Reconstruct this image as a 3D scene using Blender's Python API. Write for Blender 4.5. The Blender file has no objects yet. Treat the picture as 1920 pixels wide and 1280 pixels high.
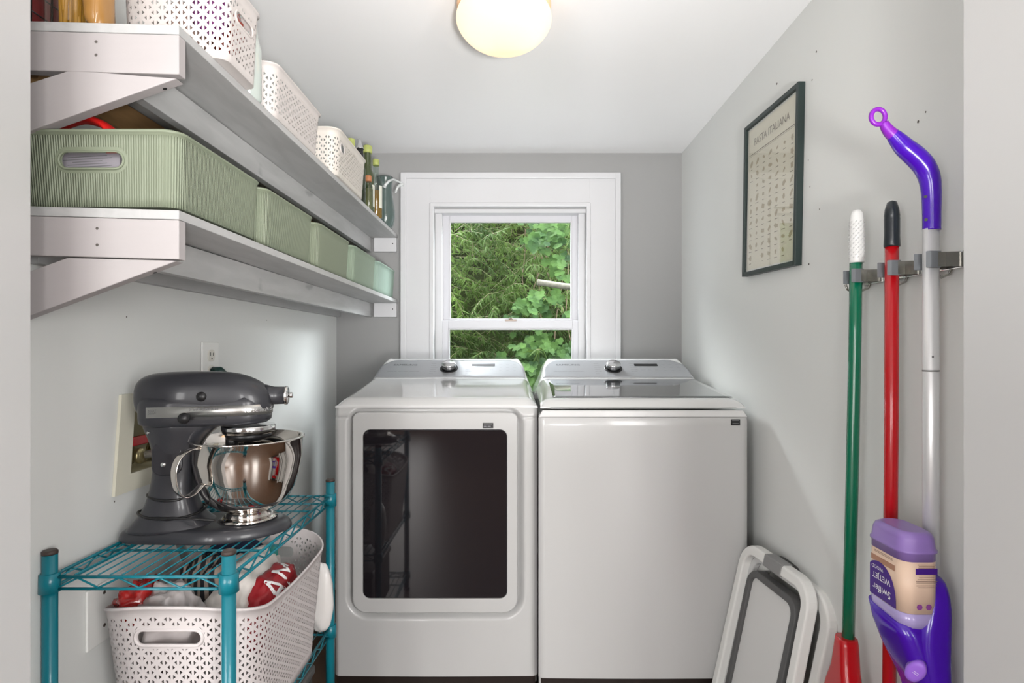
import bpy, bmesh, math, random
from mathutils import Vector, Matrix, noise
R = math.radians
PI = math.pi
sc = bpy.context.scene
C = sc.collection
random.seed(7)

# ------------------------------------------------------------------ camera, world, lights, exposure
F, CX, CY, EYE = 1050.0, 967.0, 653.0, 1.17
cam = bpy.data.cameras.new('camera'); camo = bpy.data.objects.new('camera', cam); C.objects.link(camo)
camo.location = (0, 0, EYE); camo.rotation_euler = (PI / 2, 0, 0)
cam.sensor_width = 36; cam.lens = 36 * F / 1920
cam.shift_x = -(CX - 960) / 1920; cam.shift_y = (CY - 640) / 1920
cam.clip_start = 0.05
sc.camera = camo
sc.view_settings.view_transform = 'Standard'; sc.view_settings.look = 'None'
sc.view_settings.gamma = 1; sc.view_settings.exposure = 0.40
sc.view_settings.use_curve_mapping = False
sc.cycles.use_denoising = True
sc.cycles.max_bounces = 10; sc.cycles.transparent_max_bounces = 24
sc.cycles.sample_clamp_indirect = 6

w = bpy.data.worlds.new('world'); sc.world = w; w.use_nodes = True
bg = w.node_tree.nodes['Background']; bg.inputs[0].default_value = (0.86, 0.93, 1, 1); bg.inputs[1].default_value = 2.0

def light(name, kind, loc, target, power, size=None, size_y=None, col=(1, 1, 1)):
    l = bpy.data.lights.new(name, kind); l.energy = power; l.color = col
    if kind == 'AREA':
        l.size = size
        if size_y: l.shape = 'RECTANGLE'; l.size_y = size_y
    o = bpy.data.objects.new(name, l); C.objects.link(o); o.location = loc
    o.rotation_euler = (Vector(target) - Vector(loc)).to_track_quat('-Z', 'Y').to_euler()
    return o
s = light('sun', 'SUN', (0, -3, 8), (0.6, 3.5, 0), 1.1, col=(1, 0.96, 0.88)); s.data.angle = R(3)
# open sky above the trees, seen by the room through its window
light('sky_light', 'AREA', (-1.7, 4.5, 3.9), (0.1, 2.7, 1.3), 620, 2.0, 1.6, (0.94, 0.97, 1.0))
light('sky_light', 'AREA', (2.3, 3.8, 3.1), (-0.1, 2.7, 1.3), 420, 1.8, 1.5, (0.90, 0.95, 1.0))
# added fill panels and a spot, unseen, in the hall behind the camera
light('hall_fill_back', 'AREA', (-1.58, -4.5, 1.35), (0.1, 1.8, 1.1), 52, 0.6, 1.8, (1.0, 0.985, 0.975))  # added panel pair for frontal fill, kept wide of the window reflection
light('hall_fill_back', 'AREA', (1.58, -4.5, 1.35), (-0.1, 1.8, 1.1), 52, 0.6, 1.8, (1.0, 0.985, 0.975))
light('hall_fill_left', 'AREA', (-1.86, -1.3, 1.15), (0.6, 1.9, 0.95), 52, 1.2, 1.5, (1.0, 0.985, 0.97))  # added side panel, brightens the right wall through the doorway
light('hall_fill_right', 'AREA', (1.86, -1.3, 1.15), (-0.8, 1.9, 0.95), 78, 1.2, 1.5, (1.0, 0.985, 0.97))  # added side panel, brightens the left wall through the doorway
sp = light('ceiling_fill_spot', 'SPOT', (0.30, -0.60, 0.85), (-0.02, 1.85, 2.12), 215, col=(1, 0.99, 0.975))  # added spot, bounces fill off the room ceiling
sp.data.spot_size = R(56); sp.data.spot_blend = 0.9; sp.data.shadow_soft_size = 0.12

# ------------------------------------------------------------------ materials
MAT = {}
def pm(name, col, rough=0.5, metal=0.0, coat=0.0, spec=0.5, var=0.0, vscale=6, bump=0.0, bscale=60, trans=0, ior=1.45, alpha=1, emit=None, estr=0, sub=0, stretch=None):
    if name in MAT: return MAT[name]
    m = bpy.data.materials.new(name); m.use_nodes = True; nt = m.node_tree
    p = nt.nodes['Principled BSDF']
    p.inputs['Base Color'].default_value = (*col, 1)
    p.inputs['Roughness'].default_value = rough; p.inputs['Metallic'].default_value = metal
    p.inputs['Coat Weight'].default_value = coat; p.inputs['Coat Roughness'].default_value = 0.06
    p.inputs['Specular IOR Level'].default_value = spec
    p.inputs['Transmission Weight'].default_value = trans; p.inputs['IOR'].default_value = ior
    p.inputs['Alpha'].default_value = alpha
    if emit: p.inputs['Emission Color'].default_value = (*emit, 1); p.inputs['Emission Strength'].default_value = estr
    if var or bump:
        tc = nt.nodes.new('ShaderNodeTexCoord'); mp = nt.nodes.new('ShaderNodeMapping')
        nt.links.new(tc.outputs['Object'], mp.inputs[0])
        if stretch: mp.inputs['Scale'].default_value = stretch
    if var:
        n = nt.nodes.new('ShaderNodeTexNoise'); n.inputs['Scale'].default_value = vscale; n.inputs['Detail'].default_value = 5
        nt.links.new(mp.outputs[0], n.inputs['Vector'])
        mx = nt.nodes.new('ShaderNodeMixRGB'); mx.inputs[1].default_value = (*[c * (1 - var) for c in col], 1)
        mx.inputs[2].default_value = (*[min(1, c * (1 + var)) for c in col], 1)
        nt.links.new(n.outputs['Fac'], mx.inputs[0]); nt.links.new(mx.outputs[0], p.inputs['Base Color'])
    if bump:
        n2 = nt.nodes.new('ShaderNodeTexNoise'); n2.inputs['Scale'].default_value = bscale
        nt.links.new(mp.outputs[0], n2.inputs['Vector'])
        b = nt.nodes.new('ShaderNodeBump'); b.inputs['Strength'].default_value = bump; b.inputs['Distance'].default_value = 0.002
        nt.links.new(n2.outputs['Fac'], b.inputs['Height']); nt.links.new(b.outputs[0], p.inputs['Normal'])
    MAT[name] = m
    return m

class G:
    """tiny node-math helper"""
    def __init__(s, nt): s.nt = nt
    def m(s, op, a, b=None, c=None):
        n = s.nt.nodes.new('ShaderNodeMath'); n.operation = op
        for i, v in enumerate((a, b, c)):
            if v is None: continue
            if isinstance(v, (int, float)): n.inputs[i].default_value = v
            else: s.nt.links.new(v, n.inputs[i])
        return n.outputs[0]

def capsule(g, u, v, u0, v0, hw, hh):
    """signed distance (m) to a horizontal capsule"""
    du = g.m('MAXIMUM', g.m('SUBTRACT', g.m('ABSOLUTE', g.m('SUBTRACT', u, u0)), hw - hh), 0)
    dv = g.m('SUBTRACT', v, v0)
    return g.m('SUBTRACT', g.m('SQRT', g.m('ADD', g.m('MULTIPLY', du, du), g.m('MULTIPLY', dv, dv))), hh)

def lattice_mat(name, col, H, holes=(), pw=0.030, ph=0.019, top=0.02, bot=0.015, triangles=True, ribs=None, rough=0.5):
    """moulded plastic: rows of triangular holes or ribs, and capsule hand holes cut through (UV in metres)"""
    m = bpy.data.materials.new(name); m.use_nodes = True; nt = m.node_tree; g = G(nt)
    p = nt.nodes['Principled BSDF']; p.inputs['Base Color'].default_value = (*col, 1); p.inputs['Roughness'].default_value = rough
    uvn = nt.nodes.new('ShaderNodeUVMap'); sp = nt.nodes.new('ShaderNodeSeparateXYZ'); nt.links.new(uvn.outputs[0], sp.inputs[0])
    u, v = sp.outputs[0], sp.outputs[1]
    cut = None; keep = g.m('MULTIPLY', g.m('GREATER_THAN', v, bot), g.m('LESS_THAN', v, H - top))
    for (u0, v0, hw, hh) in holes:
        d = capsule(g, u, v, u0, v0, hw, hh)
        c = g.m('LESS_THAN', d, 0); cut = c if cut is None else g.m('MAXIMUM', cut, c)
        keep = g.m('MULTIPLY', keep, g.m('GREATER_THAN', d, 0.009))
    if triangles:
        tri = None
        for off in (0, 0.5):
            fu = g.m('SUBTRACT', g.m('FRACT', g.m('ADD', g.m('DIVIDE', u, pw), off)), 0.5)
            fv = g.m('SUBTRACT', g.m('FRACT', g.m('ADD', g.m('DIVIDE', v, ph), off)), 0.5)
            a = g.m('SUBTRACT', g.m('ABSOLUTE', fu), 0.085)            # 0 at flat side, .17 at the tip
            lim = g.m('MULTIPLY', g.m('SUBTRACT', 0.195, a), 0.25 / 0.195)
            t = g.m('MULTIPLY', g.m('GREATER_THAN', a, 0), g.m('LESS_THAN', g.m('ABSOLUTE', fv), lim))
            tri = t if tri is None else g.m('MAXIMUM', tri, t)
        tri = g.m('MULTIPLY', tri, keep)
        cut = tri if cut is None else g.m('MAXIMUM', cut, tri)
    if ribs:
        h = g.m('MULTIPLY', g.m('SINE', g.m('MULTIPLY', u, 2 * PI / ribs)), keep)
        b = nt.nodes.new('ShaderNodeBump'); b.inputs['Strength'].default_value = 0.8; b.inputs['Distance'].default_value = 0.0008
        nt.links.new(h, b.inputs['Height']); nt.links.new(b.outputs[0], p.inputs['Normal'])
    if cut is not None:
        tr = nt.nodes.new('ShaderNodeBsdfTransparent'); mx = nt.nodes.new('ShaderNodeMixShader')
        nt.links.new(cut, mx.inputs[0]); nt.links.new(p.outputs[0], mx.inputs[1]); nt.links.new(tr.outputs[0], mx.inputs[2])
        nt.links.new(mx.outputs[0], nt.nodes['Material Output'].inputs[0])
    MAT[name] = m
    return m

def painted_wood(name, col, knots=0.5, axis='y'):
    """thin white paint over pine: faint grain and a few knots"""
    m = bpy.data.materials.new(name); m.use_nodes = True; nt = m.node_tree
    p = nt.nodes['Principled BSDF']; p.inputs['Roughness'].default_value = 0.55
    tc = nt.nodes.new('ShaderNodeTexCoord'); mp = nt.nodes.new('ShaderNodeMapping'); nt.links.new(tc.outputs['Object'], mp.inputs[0])
    mp.inputs['Scale'].default_value = (9, 1.6, 9) if axis == 'y' else (1.6, 9, 9)
    n = nt.nodes.new('ShaderNodeTexNoise'); n.inputs['Scale'].default_value = 3.2; n.inputs['Detail'].default_value = 8; n.inputs['Distortion'].default_value = 0.6
    nt.links.new(mp.outputs[0], n.inputs[0])
    cr = nt.nodes.new('ShaderNodeValToRGB'); e = cr.color_ramp
    e.elements[0].position = 0.33; e.elements[0].color = (*[c * (1 - 0.16 * knots) for c in col], 1)
    e.elements[1].position = 0.62; e.elements[1].color = (*col, 1)
    nt.links.new(n.outputs['Fac'], cr.inputs[0])
    v = nt.nodes.new('ShaderNodeTexVoronoi'); v.inputs['Scale'].default_value = 1.5
    mp2 = nt.nodes.new('ShaderNodeMapping'); nt.links.new(tc.outputs['Object'], mp2.inputs[0]); mp2.inputs['Scale'].default_value = (4, 2.2, 4)
    n3 = nt.nodes.new('ShaderNodeTexNoise'); n3.inputs['Scale'].default_value = 5; nt.links.new(mp2.outputs[0], n3.inputs[0])
    ad = nt.nodes.new('ShaderNodeMixRGB'); ad.blend_type = 'ADD'; ad.inputs[0].default_value = 0.25
    nt.links.new(mp2.outputs[0], ad.inputs[1]); nt.links.new(n3.outputs['Color'], ad.inputs[2]); nt.links.new(ad.outputs[0], v.inputs['Vector'])
    kr = nt.nodes.new('ShaderNodeValToRGB'); kr.color_ramp.elements[0].position = 0.03; kr.color_ramp.elements[0].color = (*[1 - 0.35 * knots] * 3, 1)
    kr.color_ramp.elements[1].position = 0.10; kr.color_ramp.elements[1].color = (1, 1, 1, 1)
    nt.links.new(v.outputs['Distance'], kr.inputs[0])
    mu = nt.nodes.new('ShaderNodeMixRGB'); mu.blend_type = 'MULTIPLY'; mu.inputs[0].default_value = 1
    nt.links.new(cr.outputs[0], mu.inputs[1]); nt.links.new(kr.outputs[0], mu.inputs[2]); nt.links.new(mu.outputs[0], p.inputs['Base Color'])
    b = nt.nodes.new('ShaderNodeBump'); b.inputs['Strength'].default_value = 0.25; b.inputs['Distance'].default_value = 0.001
    nt.links.new(n.outputs['Fac'], b.inputs['Height']); nt.links.new(b.outputs[0], p.inputs['Normal'])
    MAT[name] = m
    return m

def leaf_mat(name, c1, c2, scale=1.3):
    m = bpy.data.materials.new(name); m.use_nodes = True; nt = m.node_tree
    p = nt.nodes['Principled BSDF']; p.inputs['Roughness'].default_value = 0.65; p.inputs['Specular IOR Level'].default_value = 0.2
    tc = nt.nodes.new('ShaderNodeTexCoord'); n = nt.nodes.new('ShaderNodeTexNoise'); n.inputs['Scale'].default_value = scale; n.inputs['Detail'].default_value = 6
    nt.links.new(tc.outputs['Object'], n.inputs[0])
    cr = nt.nodes.new('ShaderNodeValToRGB'); cr.color_ramp.elements[0].position = 0.35; cr.color_ramp.elements[0].color = (*c1, 1)
    cr.color_ramp.elements[1].position = 0.65; cr.color_ramp.elements[1].color = (*c2, 1)
    nt.links.new(n.outputs['Fac'], cr.inputs[0]); nt.links.new(cr.outputs[0], p.inputs['Base Color'])
    tl = nt.nodes.new('ShaderNodeBsdfTranslucent'); nt.links.new(cr.outputs[0], tl.inputs[0])
    mx = nt.nodes.new('ShaderNodeMixShader'); mx.inputs[0].default_value = 0.35
    nt.links.new(p.outputs[0], mx.inputs[1]); nt.links.new(tl.outputs[0], mx.inputs[2]); nt.links.new(mx.outputs[0], nt.nodes['Material Output'].inputs[0])
    MAT[name] = m
    return m

def thin_glass(name, tint=(1, 1, 1), refl=0.08, rough=0.0):
    m = bpy.data.materials.new(name); m.use_nodes = True; nt = m.node_tree
    nt.nodes.remove(nt.nodes['Principled BSDF'])
    t = nt.nodes.new('ShaderNodeBsdfTransparent'); t.inputs[0].default_value = (*tint, 1)
    g = nt.nodes.new('ShaderNodeBsdfGlossy'); g.inputs['Roughness'].default_value = rough
    f = nt.nodes.new('ShaderNodeLayerWeight'); f.inputs[0].default_value = 0.5
    pw_ = nt.nodes.new('ShaderNodeMath'); pw_.operation = 'POWER'; pw_.inputs[1].default_value = 5; nt.links.new(f.outputs['Facing'], pw_.inputs[0])
    a = nt.nodes.new('ShaderNodeMath'); a.operation = 'MULTIPLY_ADD'; a.inputs[1].default_value = 0.9; a.inputs[2].default_value = refl; a.use_clamp = True
    nt.links.new(pw_.outputs[0], a.inputs[0])
    mx = nt.nodes.new('ShaderNodeMixShader'); nt.links.new(a.outputs[0], mx.inputs[0]); nt.links.new(t.outputs[0], mx.inputs[1]); nt.links.new(g.outputs[0], mx.inputs[2])
    nt.links.new(mx.outputs[0], nt.nodes['Material Output'].inputs[0])
    MAT[name] = m
    return m

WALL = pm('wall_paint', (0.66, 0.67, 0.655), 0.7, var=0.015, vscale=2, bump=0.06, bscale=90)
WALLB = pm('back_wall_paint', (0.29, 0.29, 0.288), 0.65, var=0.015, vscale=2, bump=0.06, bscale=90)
CEIL = pm('ceiling_paint', (0.87, 0.87, 0.875), 0.35, bump=0.05, bscale=50)
TRIM = pm('trim_paint', (0.56, 0.56, 0.575), 0.35, bump=0.05, bscale=70)
JAMB = pm('jamb_paint', (0.60, 0.60, 0.597), 0.45, bump=0.04, bscale=70)
SHELF = painted_wood('shelf_wood', (0.45, 0.45, 0.447), 0.8)
ARM = painted_wood('bracket_wood', (0.39, 0.363, 0.363), 0.12, 'x')
RAWWOOD = pm('raw_pine', (0.30, 0.17, 0.07), 0.7, var=0.25, vscale=14, stretch=(6, 1, 6))
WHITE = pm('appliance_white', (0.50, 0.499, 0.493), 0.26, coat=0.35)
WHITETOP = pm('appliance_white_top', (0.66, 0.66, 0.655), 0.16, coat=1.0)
SILVER = pm('console_silver', (0.42, 0.43, 0.45), 0.32, metal=0.55)
DKSIDE = pm('console_dark_side', (0.03, 0.03, 0.032), 0.3)
LIDGLASS = pm('lid_glass', (0.10, 0.105, 0.11), 0.03, coat=1.0, spec=1.0, metal=0.45)
DOORGLASS = pm('door_glass', (0.012, 0.010, 0.012), 0.04, coat=0.35, spec=0.5)
BLACK = pm('black_plastic', (0.012, 0.012, 0.013), 0.35)
DKPLINTH = pm('kick_plate', (0.018, 0.012, 0.010), 0.4)
CHROME = pm('chrome', (0.75, 0.75, 0.75), 0.12, metal=1)
STEEL = pm('polished_steel', (0.70, 0.66, 0.62), 0.05, metal=1)
BRUSHED = pm('brushed_metal', (0.62, 0.62, 0.60), 0.3, metal=0.9)
MIXER = pm('mixer_grey', (0.034, 0.035, 0.041), 0.36, coat=0.22)
TEAL = pm('teal_powder_coat', (0.003, 0.165, 0.215), 0.32, coat=0.2)
GREYINK = pm('grey_ink', (0.16, 0.16, 0.17), 0.5)
BLKINK = pm('black_ink', (0.02, 0.02, 0.02), 0.5)
WINK = pm('white_ink', (0.85, 0.85, 0.85), 0.5)
PAPER = pm('cream_paper', (0.70, 0.67, 0.54), 0.6)
CREAM = pm('cream_plastic', (0.62, 0.60, 0.50), 0.4)
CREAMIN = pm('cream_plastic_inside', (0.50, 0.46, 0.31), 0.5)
PLWHITE = pm('white_plastic', (0.72, 0.72, 0.70), 0.35)
RED = pm('red_plastic', (0.42, 0.004, 0.008), 0.25, coat=0.3)
GREEN = pm('green_plastic', (0.0, 0.13, 0.065), 0.22, coat=0.4)
PURPLE = pm('purple_plastic', (0.055, 0.004, 0.36), 0.22, coat=0.4)
VIOLET = pm('violet_plastic', (0.20, 0.015, 0.36), 0.3)
LILAC = pm('lilac_bottle', (0.24, 0.15, 0.42), 0.3, coat=0.2)
LILAC2 = pm('lilac_clear', (0.36, 0.30, 0.55), 0.2, coat=0.4)
PEACH = pm('peach_label', (0.68, 0.50, 0.38), 0.45)
ALU = pm('aluminium_pole', (0.68, 0.68, 0.685), 0.36, metal=0.45)
RUBBER = pm('grey_rubber', (0.13, 0.14, 0.15), 0.6)
FRAMEBLK = pm('frame_black', (0.018, 0.03, 0.028), 0.4)
WGLASS = thin_glass('window_glass', (0.97, 0.98, 0.97), 0.008)
PGLASS = thin_glass('picture_glass', (0.98, 0.98, 0.98), 0.05)

# ------------------------------------------------------------------ geometry helpers
def P(px, py, D): return Vector(((px - CX) / F * D, D, EYE - (py - CY) / F * D))
def X(px, D): return (px - CX) / F * D
def Z(py, D): return EYE - (py - CY) / F * D

class MB:
    def __init__(s): s.v = []; s.f = []; s.sm = []; s.uv = None
    def add(s, vs, fs, smooth=False):
        n = len(s.v); s.v += [Vector(p) for p in vs]
        for f in fs: s.f.append([i + n for i in f]); s.sm.append(smooth)
        return s
    def hexa(s, p):   # p: bottom 4 (ccw from above), top 4
        return s.add(p, [(3, 2, 1, 0), (4, 5, 6, 7), (0, 1, 5, 4), (1, 2, 6, 5), (2, 3, 7, 6), (3, 0, 4, 7)])
    def box(s, x0, x1, y0, y1, z0, z1):
        return s.hexa([(x0, y0, z0), (x1, y0, z0), (x1, y1, z0), (x0, y1, z0), (x0, y0, z1), (x1, y0, z1), (x1, y1, z1), (x0, y1, z1)])
    def tube(s, pts, r, n=12, caps=True, flat=None, up=None, smooth=True):
        """swept tube; r number or list; flat=(a,b) elliptical half sizes"""
        pts = [Vector(p) for p in pts]; m = len(pts); rings = []
        prev = None
        for i, p in enumerate(pts):
            t = (pts[min(i + 1, m - 1)] - pts[max(i - 1, 0)]).normalized()
            if prev is None:
                ref = Vector(up) if up else (Vector((0, 0, 1)) if abs(t.z) < 0.9 else Vector((1, 0, 0)))
            else: ref = prev
            a = (ref - t * ref.dot(t))
            if a.length < 1e-6: a = t.orthogonal()
            a.normalize(); b = t.cross(a); prev = a
            rr = r[i] if isinstance(r, (list, tuple)) else r
            ra, rb = (flat if flat else (rr, rr))
            rings.append([p + a * (math.cos(k * 2 * PI / n) * ra) + b * (math.sin(k * 2 * PI / n) * rb) for k in range(n)])
        base = len(s.v)
        for ring in rings: s.v += ring
        for i in range(m - 1):
            for k in range(n):
                k2 = (k + 1) % n
                s.f.append([base + i * n + k, base + i * n + k2, base + (i + 1) * n + k2, base + (i + 1) * n + k]); s.sm.append(smooth)
        if caps:
            s.f.append([base + k for k in range(n)][::-1]); s.sm.append(False)
            s.f.append([base + (m - 1) * n + k for k in range(n)]); s.sm.append(False)
        return s
    def loop(s, pts, r, n=10, up=None):
        """closed tube"""
        pts = [Vector(p) for p in pts]; m = len(pts); base = len(s.v)
        ref = Vector(up) if up else Vector((0, 0, 1))
        for i, p in enumerate(pts):
            t = (pts[(i + 1) % m] - pts[i - 1]).normalized(); a = (ref - t * ref.dot(t)).normalized(); b = t.cross(a)
            s.v += [p + a * (math.cos(k * 2 * PI / n) * r) + b * (math.sin(k * 2 * PI / n) * r) for k in range(n)]
        for i in range(m):
            for k in range(n):
                i2, k2 = (i + 1) % m, (k + 1) % n
                s.f.append([base + i * n + k, base + i * n + k2, base + i2 * n + k2, base + i2 * n + k]); s.sm.append(True)
        return s
    def lathe(s, prof, c=(0, 0, 0), n=40, axis='z', smooth=True, rx=1, ry=1):
        """prof: list of (r, h)"""
        base = len(s.v); c = Vector(c)
        for (r, h) in prof:
            for k in range(n):
                a = 2 * PI * k / n; x, y = math.cos(a) * r * rx, math.sin(a) * r * ry
                s.v.append(c + (Vector((x, y, h)) if axis == 'z' else Vector((h, x, y)) if axis == 'x' else Vector((y, h, x))))
        for i in range(len(prof) - 1):
            for k in range(n):
                k2 = (k + 1) % n
                s.f.append([base + i * n + k, base + i * n + k2, base + (i + 1) * n + k2, base + (i + 1) * n + k]); s.sm.append(smooth)
        if prof[0][0] > 1e-6: s.f.append([base + k for k in range(n)][::-1]); s.sm.append(False)
        if prof[-1][0] > 1e-6: s.f.append([base + (len(prof) - 1) * n + k for k in range(n)]); s.sm.append(False)
        return s
    def prism(s, poly, vec, smooth=False):
        """poly: 3D points (planar), extruded by vec"""
        n = len(poly); base = len(s.v); vec = Vector(vec)
        s.v += [Vector(p) for p in poly] + [Vector(p) + vec for p in poly]
        s.f.append([base + i for i in range(n)][::-1]); s.sm.append(False)
        s.f.append([base + n + i for i in range(n)]); s.sm.append(False)
        for i in range(n):
            j = (i + 1) % n; s.f.append([base + i, base + j, base + n + j, base + n + i]); s.sm.append(smooth)
        return s
    def loft(s, rings, caps=True, smooth=True):
        n = len(rings[0]); base = len(s.v)
        for r in rings: s.v += [Vector(p) for p in r]
        for i in range(len(rings) - 1):
            for k in range(n):
                k2 = (k + 1) % n
                s.f.append([base + i * n + k, base + i * n + k2, base + (i + 1) * n + k2, base + (i + 1) * n + k]); s.sm.append(smooth)
        if caps:
            s.f.append([base + k for k in range(n)][::-1]); s.sm.append(False)
            s.f.append([base + (len(rings) - 1) * n + k for k in range(n)]); s.sm.append(False)
        return s
    def grid(s, fn, nu, nv, smooth=True):
        base = len(s.v)
        for j in range(nv + 1):
            for i in range(nu + 1): s.v.append(Vector(fn(i / nu, j / nv)))
        for j in range(nv):
            for i in range(nu):
                a = base + j * (nu + 1) + i
                s.f.append([a, a + 1, a + nu + 2, a + nu + 1]); s.sm.append(smooth)
        return s
    def blob(s, c, r, nz=14, n=22, seed=0, amp=0.12, freq=3.0, p=2.0):
        """crumpled soft body"""
        c = Vector(c); rings = []
        for j in range(nz + 1):
            th = PI * j / nz; ring = []
            for k in range(n):
                a = 2 * PI * k / n
                d = Vector((math.sin(th) * math.cos(a), math.sin(th) * math.sin(a), math.cos(th)))
                q = Vector([math.copysign(abs(x) ** (2 / p), x) for x in d])
                d2 = 1 + amp * noise.noise(d * freq + Vector((seed, seed * 2, 0))) + amp * 0.5 * noise.noise(d * freq * 2.7 + Vector((seed, 0, 5)))
                ring.append(c + Vector((q.x * r[0], q.y * r[1], q.z * r[2])) * d2)
            rings.append(ring)
        return s.loft(rings[::-1], caps=True)

WM = {}
def obj(name, mb, mat, parent=None, bevel=0, seg=2, local=False, sub=0, recalc=True):
    me = bpy.data.meshes.new(name)
    inv = Matrix.Identity(4)
    if parent is not None and not local: inv = WM[parent.name].inverted()
    me.from_pydata([inv @ v for v in mb.v], [], mb.f)
    me.polygons.foreach_set('use_smooth', mb.sm)
    if mb.uv:
        ul = me.uv_layers.new(name='UVMap')
        for l in me.loops: ul.data[l.index].uv = mb.uv[l.vertex_index]
    mats = mat if isinstance(mat, (list, tuple)) else [mat]
    for m in mats: me.materials.append(m)
    if recalc:
        bm = bmesh.new(); bm.from_mesh(me); bmesh.ops.recalc_face_normals(bm, faces=bm.faces); bm.to_mesh(me); bm.free()
    o = bpy.data.objects.new(name, me); C.objects.link(o)
    if parent is not None: o.parent = parent; WM[o.name] = WM[parent.name].copy()
    else: WM[o.name] = Matrix.Identity(4)
    if bevel:
        b = o.modifiers.new('bevel', 'BEVEL'); b.width = bevel; b.segments = seg; b.limit_method = 'ANGLE'; b.angle_limit = R(35)
        b.harden_normals = False
    if sub:
        q = o.modifiers.new('sub', 'SUBSURF'); q.levels = sub; q.render_levels = sub
    return o
def tag(o, label, cat, group=None, kind=None):
    if label: o['label'] = label
    if cat: o['category'] = cat
    if group: o['group'] = group
    if kind: o['kind'] = kind
    return o
def thing(name, label, cat, loc=(0, 0, 0), rotz=0, group=None):
    o = bpy.data.objects.new(name, None); C.objects.link(o); o.empty_display_size = 0.05
    o.location = loc; o.rotation_euler = (0, 0, rotz)
    WM[o.name] = Matrix.Translation(Vector(loc)) @ Matrix.Rotation(rotz, 4, 'Z')
    return tag(o, label, cat, group)
def struct(name, mb, mat, parent=None, bevel=0):
    o = obj(name, mb, mat, parent, bevel)
    if parent is None: o['kind'] = 'structure'
    return o
def text(mb, string, size, origin, ex, ey, align='CENTER', ext=0.0002, sx=1.0):
    cu = bpy.data.curves.new('t', 'FONT'); cu.body = string; cu.size = size; cu.align_x = align; cu.align_y = 'CENTER'; cu.extrude = 0
    cu.resolution_u = 2
    o = bpy.data.objects.new('t', cu); C.objects.link(o)
    dg = bpy.context.evaluated_depsgraph_get(); me = bpy.data.meshes.new_from_object(o.evaluated_get(dg))
    ex = Vector(ex).normalized(); ey = Vector(ey).normalized(); nn = ex.cross(ey)
    vs = [Vector(origin) + ex * v.co.x * sx + ey * v.co.y + nn * ext for v in me.vertices]
    mb.add(vs, [list(p.vertices) for p in me.polygons])
    bpy.data.objects.remove(o); bpy.data.curves.remove(cu); bpy.data.meshes.remove(me)
    return mb
def quad(mb, o, ex, ey, w_, h_, lift=0.0):
    """flat rectangle centred at o"""
    ex = Vector(ex).normalized(); ey = Vector(ey).normalized(); o = Vector(o) + ex.cross(ey) * lift
    return mb.add([o - ex * w_ / 2 - ey * h_ / 2, o + ex * w_ / 2 - ey * h_ / 2, o + ex * w_ / 2 + ey * h_ / 2, o - ex * w_ / 2 + ey * h_ / 2], [(0, 1, 2, 3)])
def disc(mb, o, nrm, r, n=16):
    nrm = Vector(nrm).normalized(); a = nrm.orthogonal().normalized(); b = nrm.cross(a); o = Vector(o)
    return mb.add([o + a * math.cos(2 * PI * k / n) * r + b * math.sin(2 * PI * k / n) * r for k in range(n)], [list(range(n))])
def rr(w_, l_, r, n=8, cx=0, cy=0):
    """rounded rectangle outline ccw"""
    pts = []
    for (sx, sy, a0) in ((1, -1, -90), (1, 1, 0), (-1, 1, 90), (-1, -1, 180)):
        ox, oy = cx + sx * (w_ / 2 - r), cy + sy * (l_ / 2 - r)
        for k in range(n + 1):
            a = R(a0 + 90 * k / n); pts.append((ox + math.cos(a) * r, oy + math.sin(a) * r))
    return pts
def smooth_path(pts, k=6):
    out = []; pts = [Vector(p) for p in pts]
    for i in range(len(pts) - 1):
        p0, p1, p2, p3 = [pts[max(0, min(len(pts) - 1, i + j))] for j in (-1, 0, 1, 2)]
        for q in range(k):
            t0 = q / k; out.append(0.5 * ((2 * p1) + (p2 - p0) * t0 + (2 * p0 - 5 * p1 + 4 * p2 - p3) * t0 ** 2 + (3 * p1 - p0 - 3 * p2 + p3) * t0 ** 3))
    return out + [pts[-1]]
def sstep(x): x = max(0, min(1, x)); return x * x * (3 - 2 * x)

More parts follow.
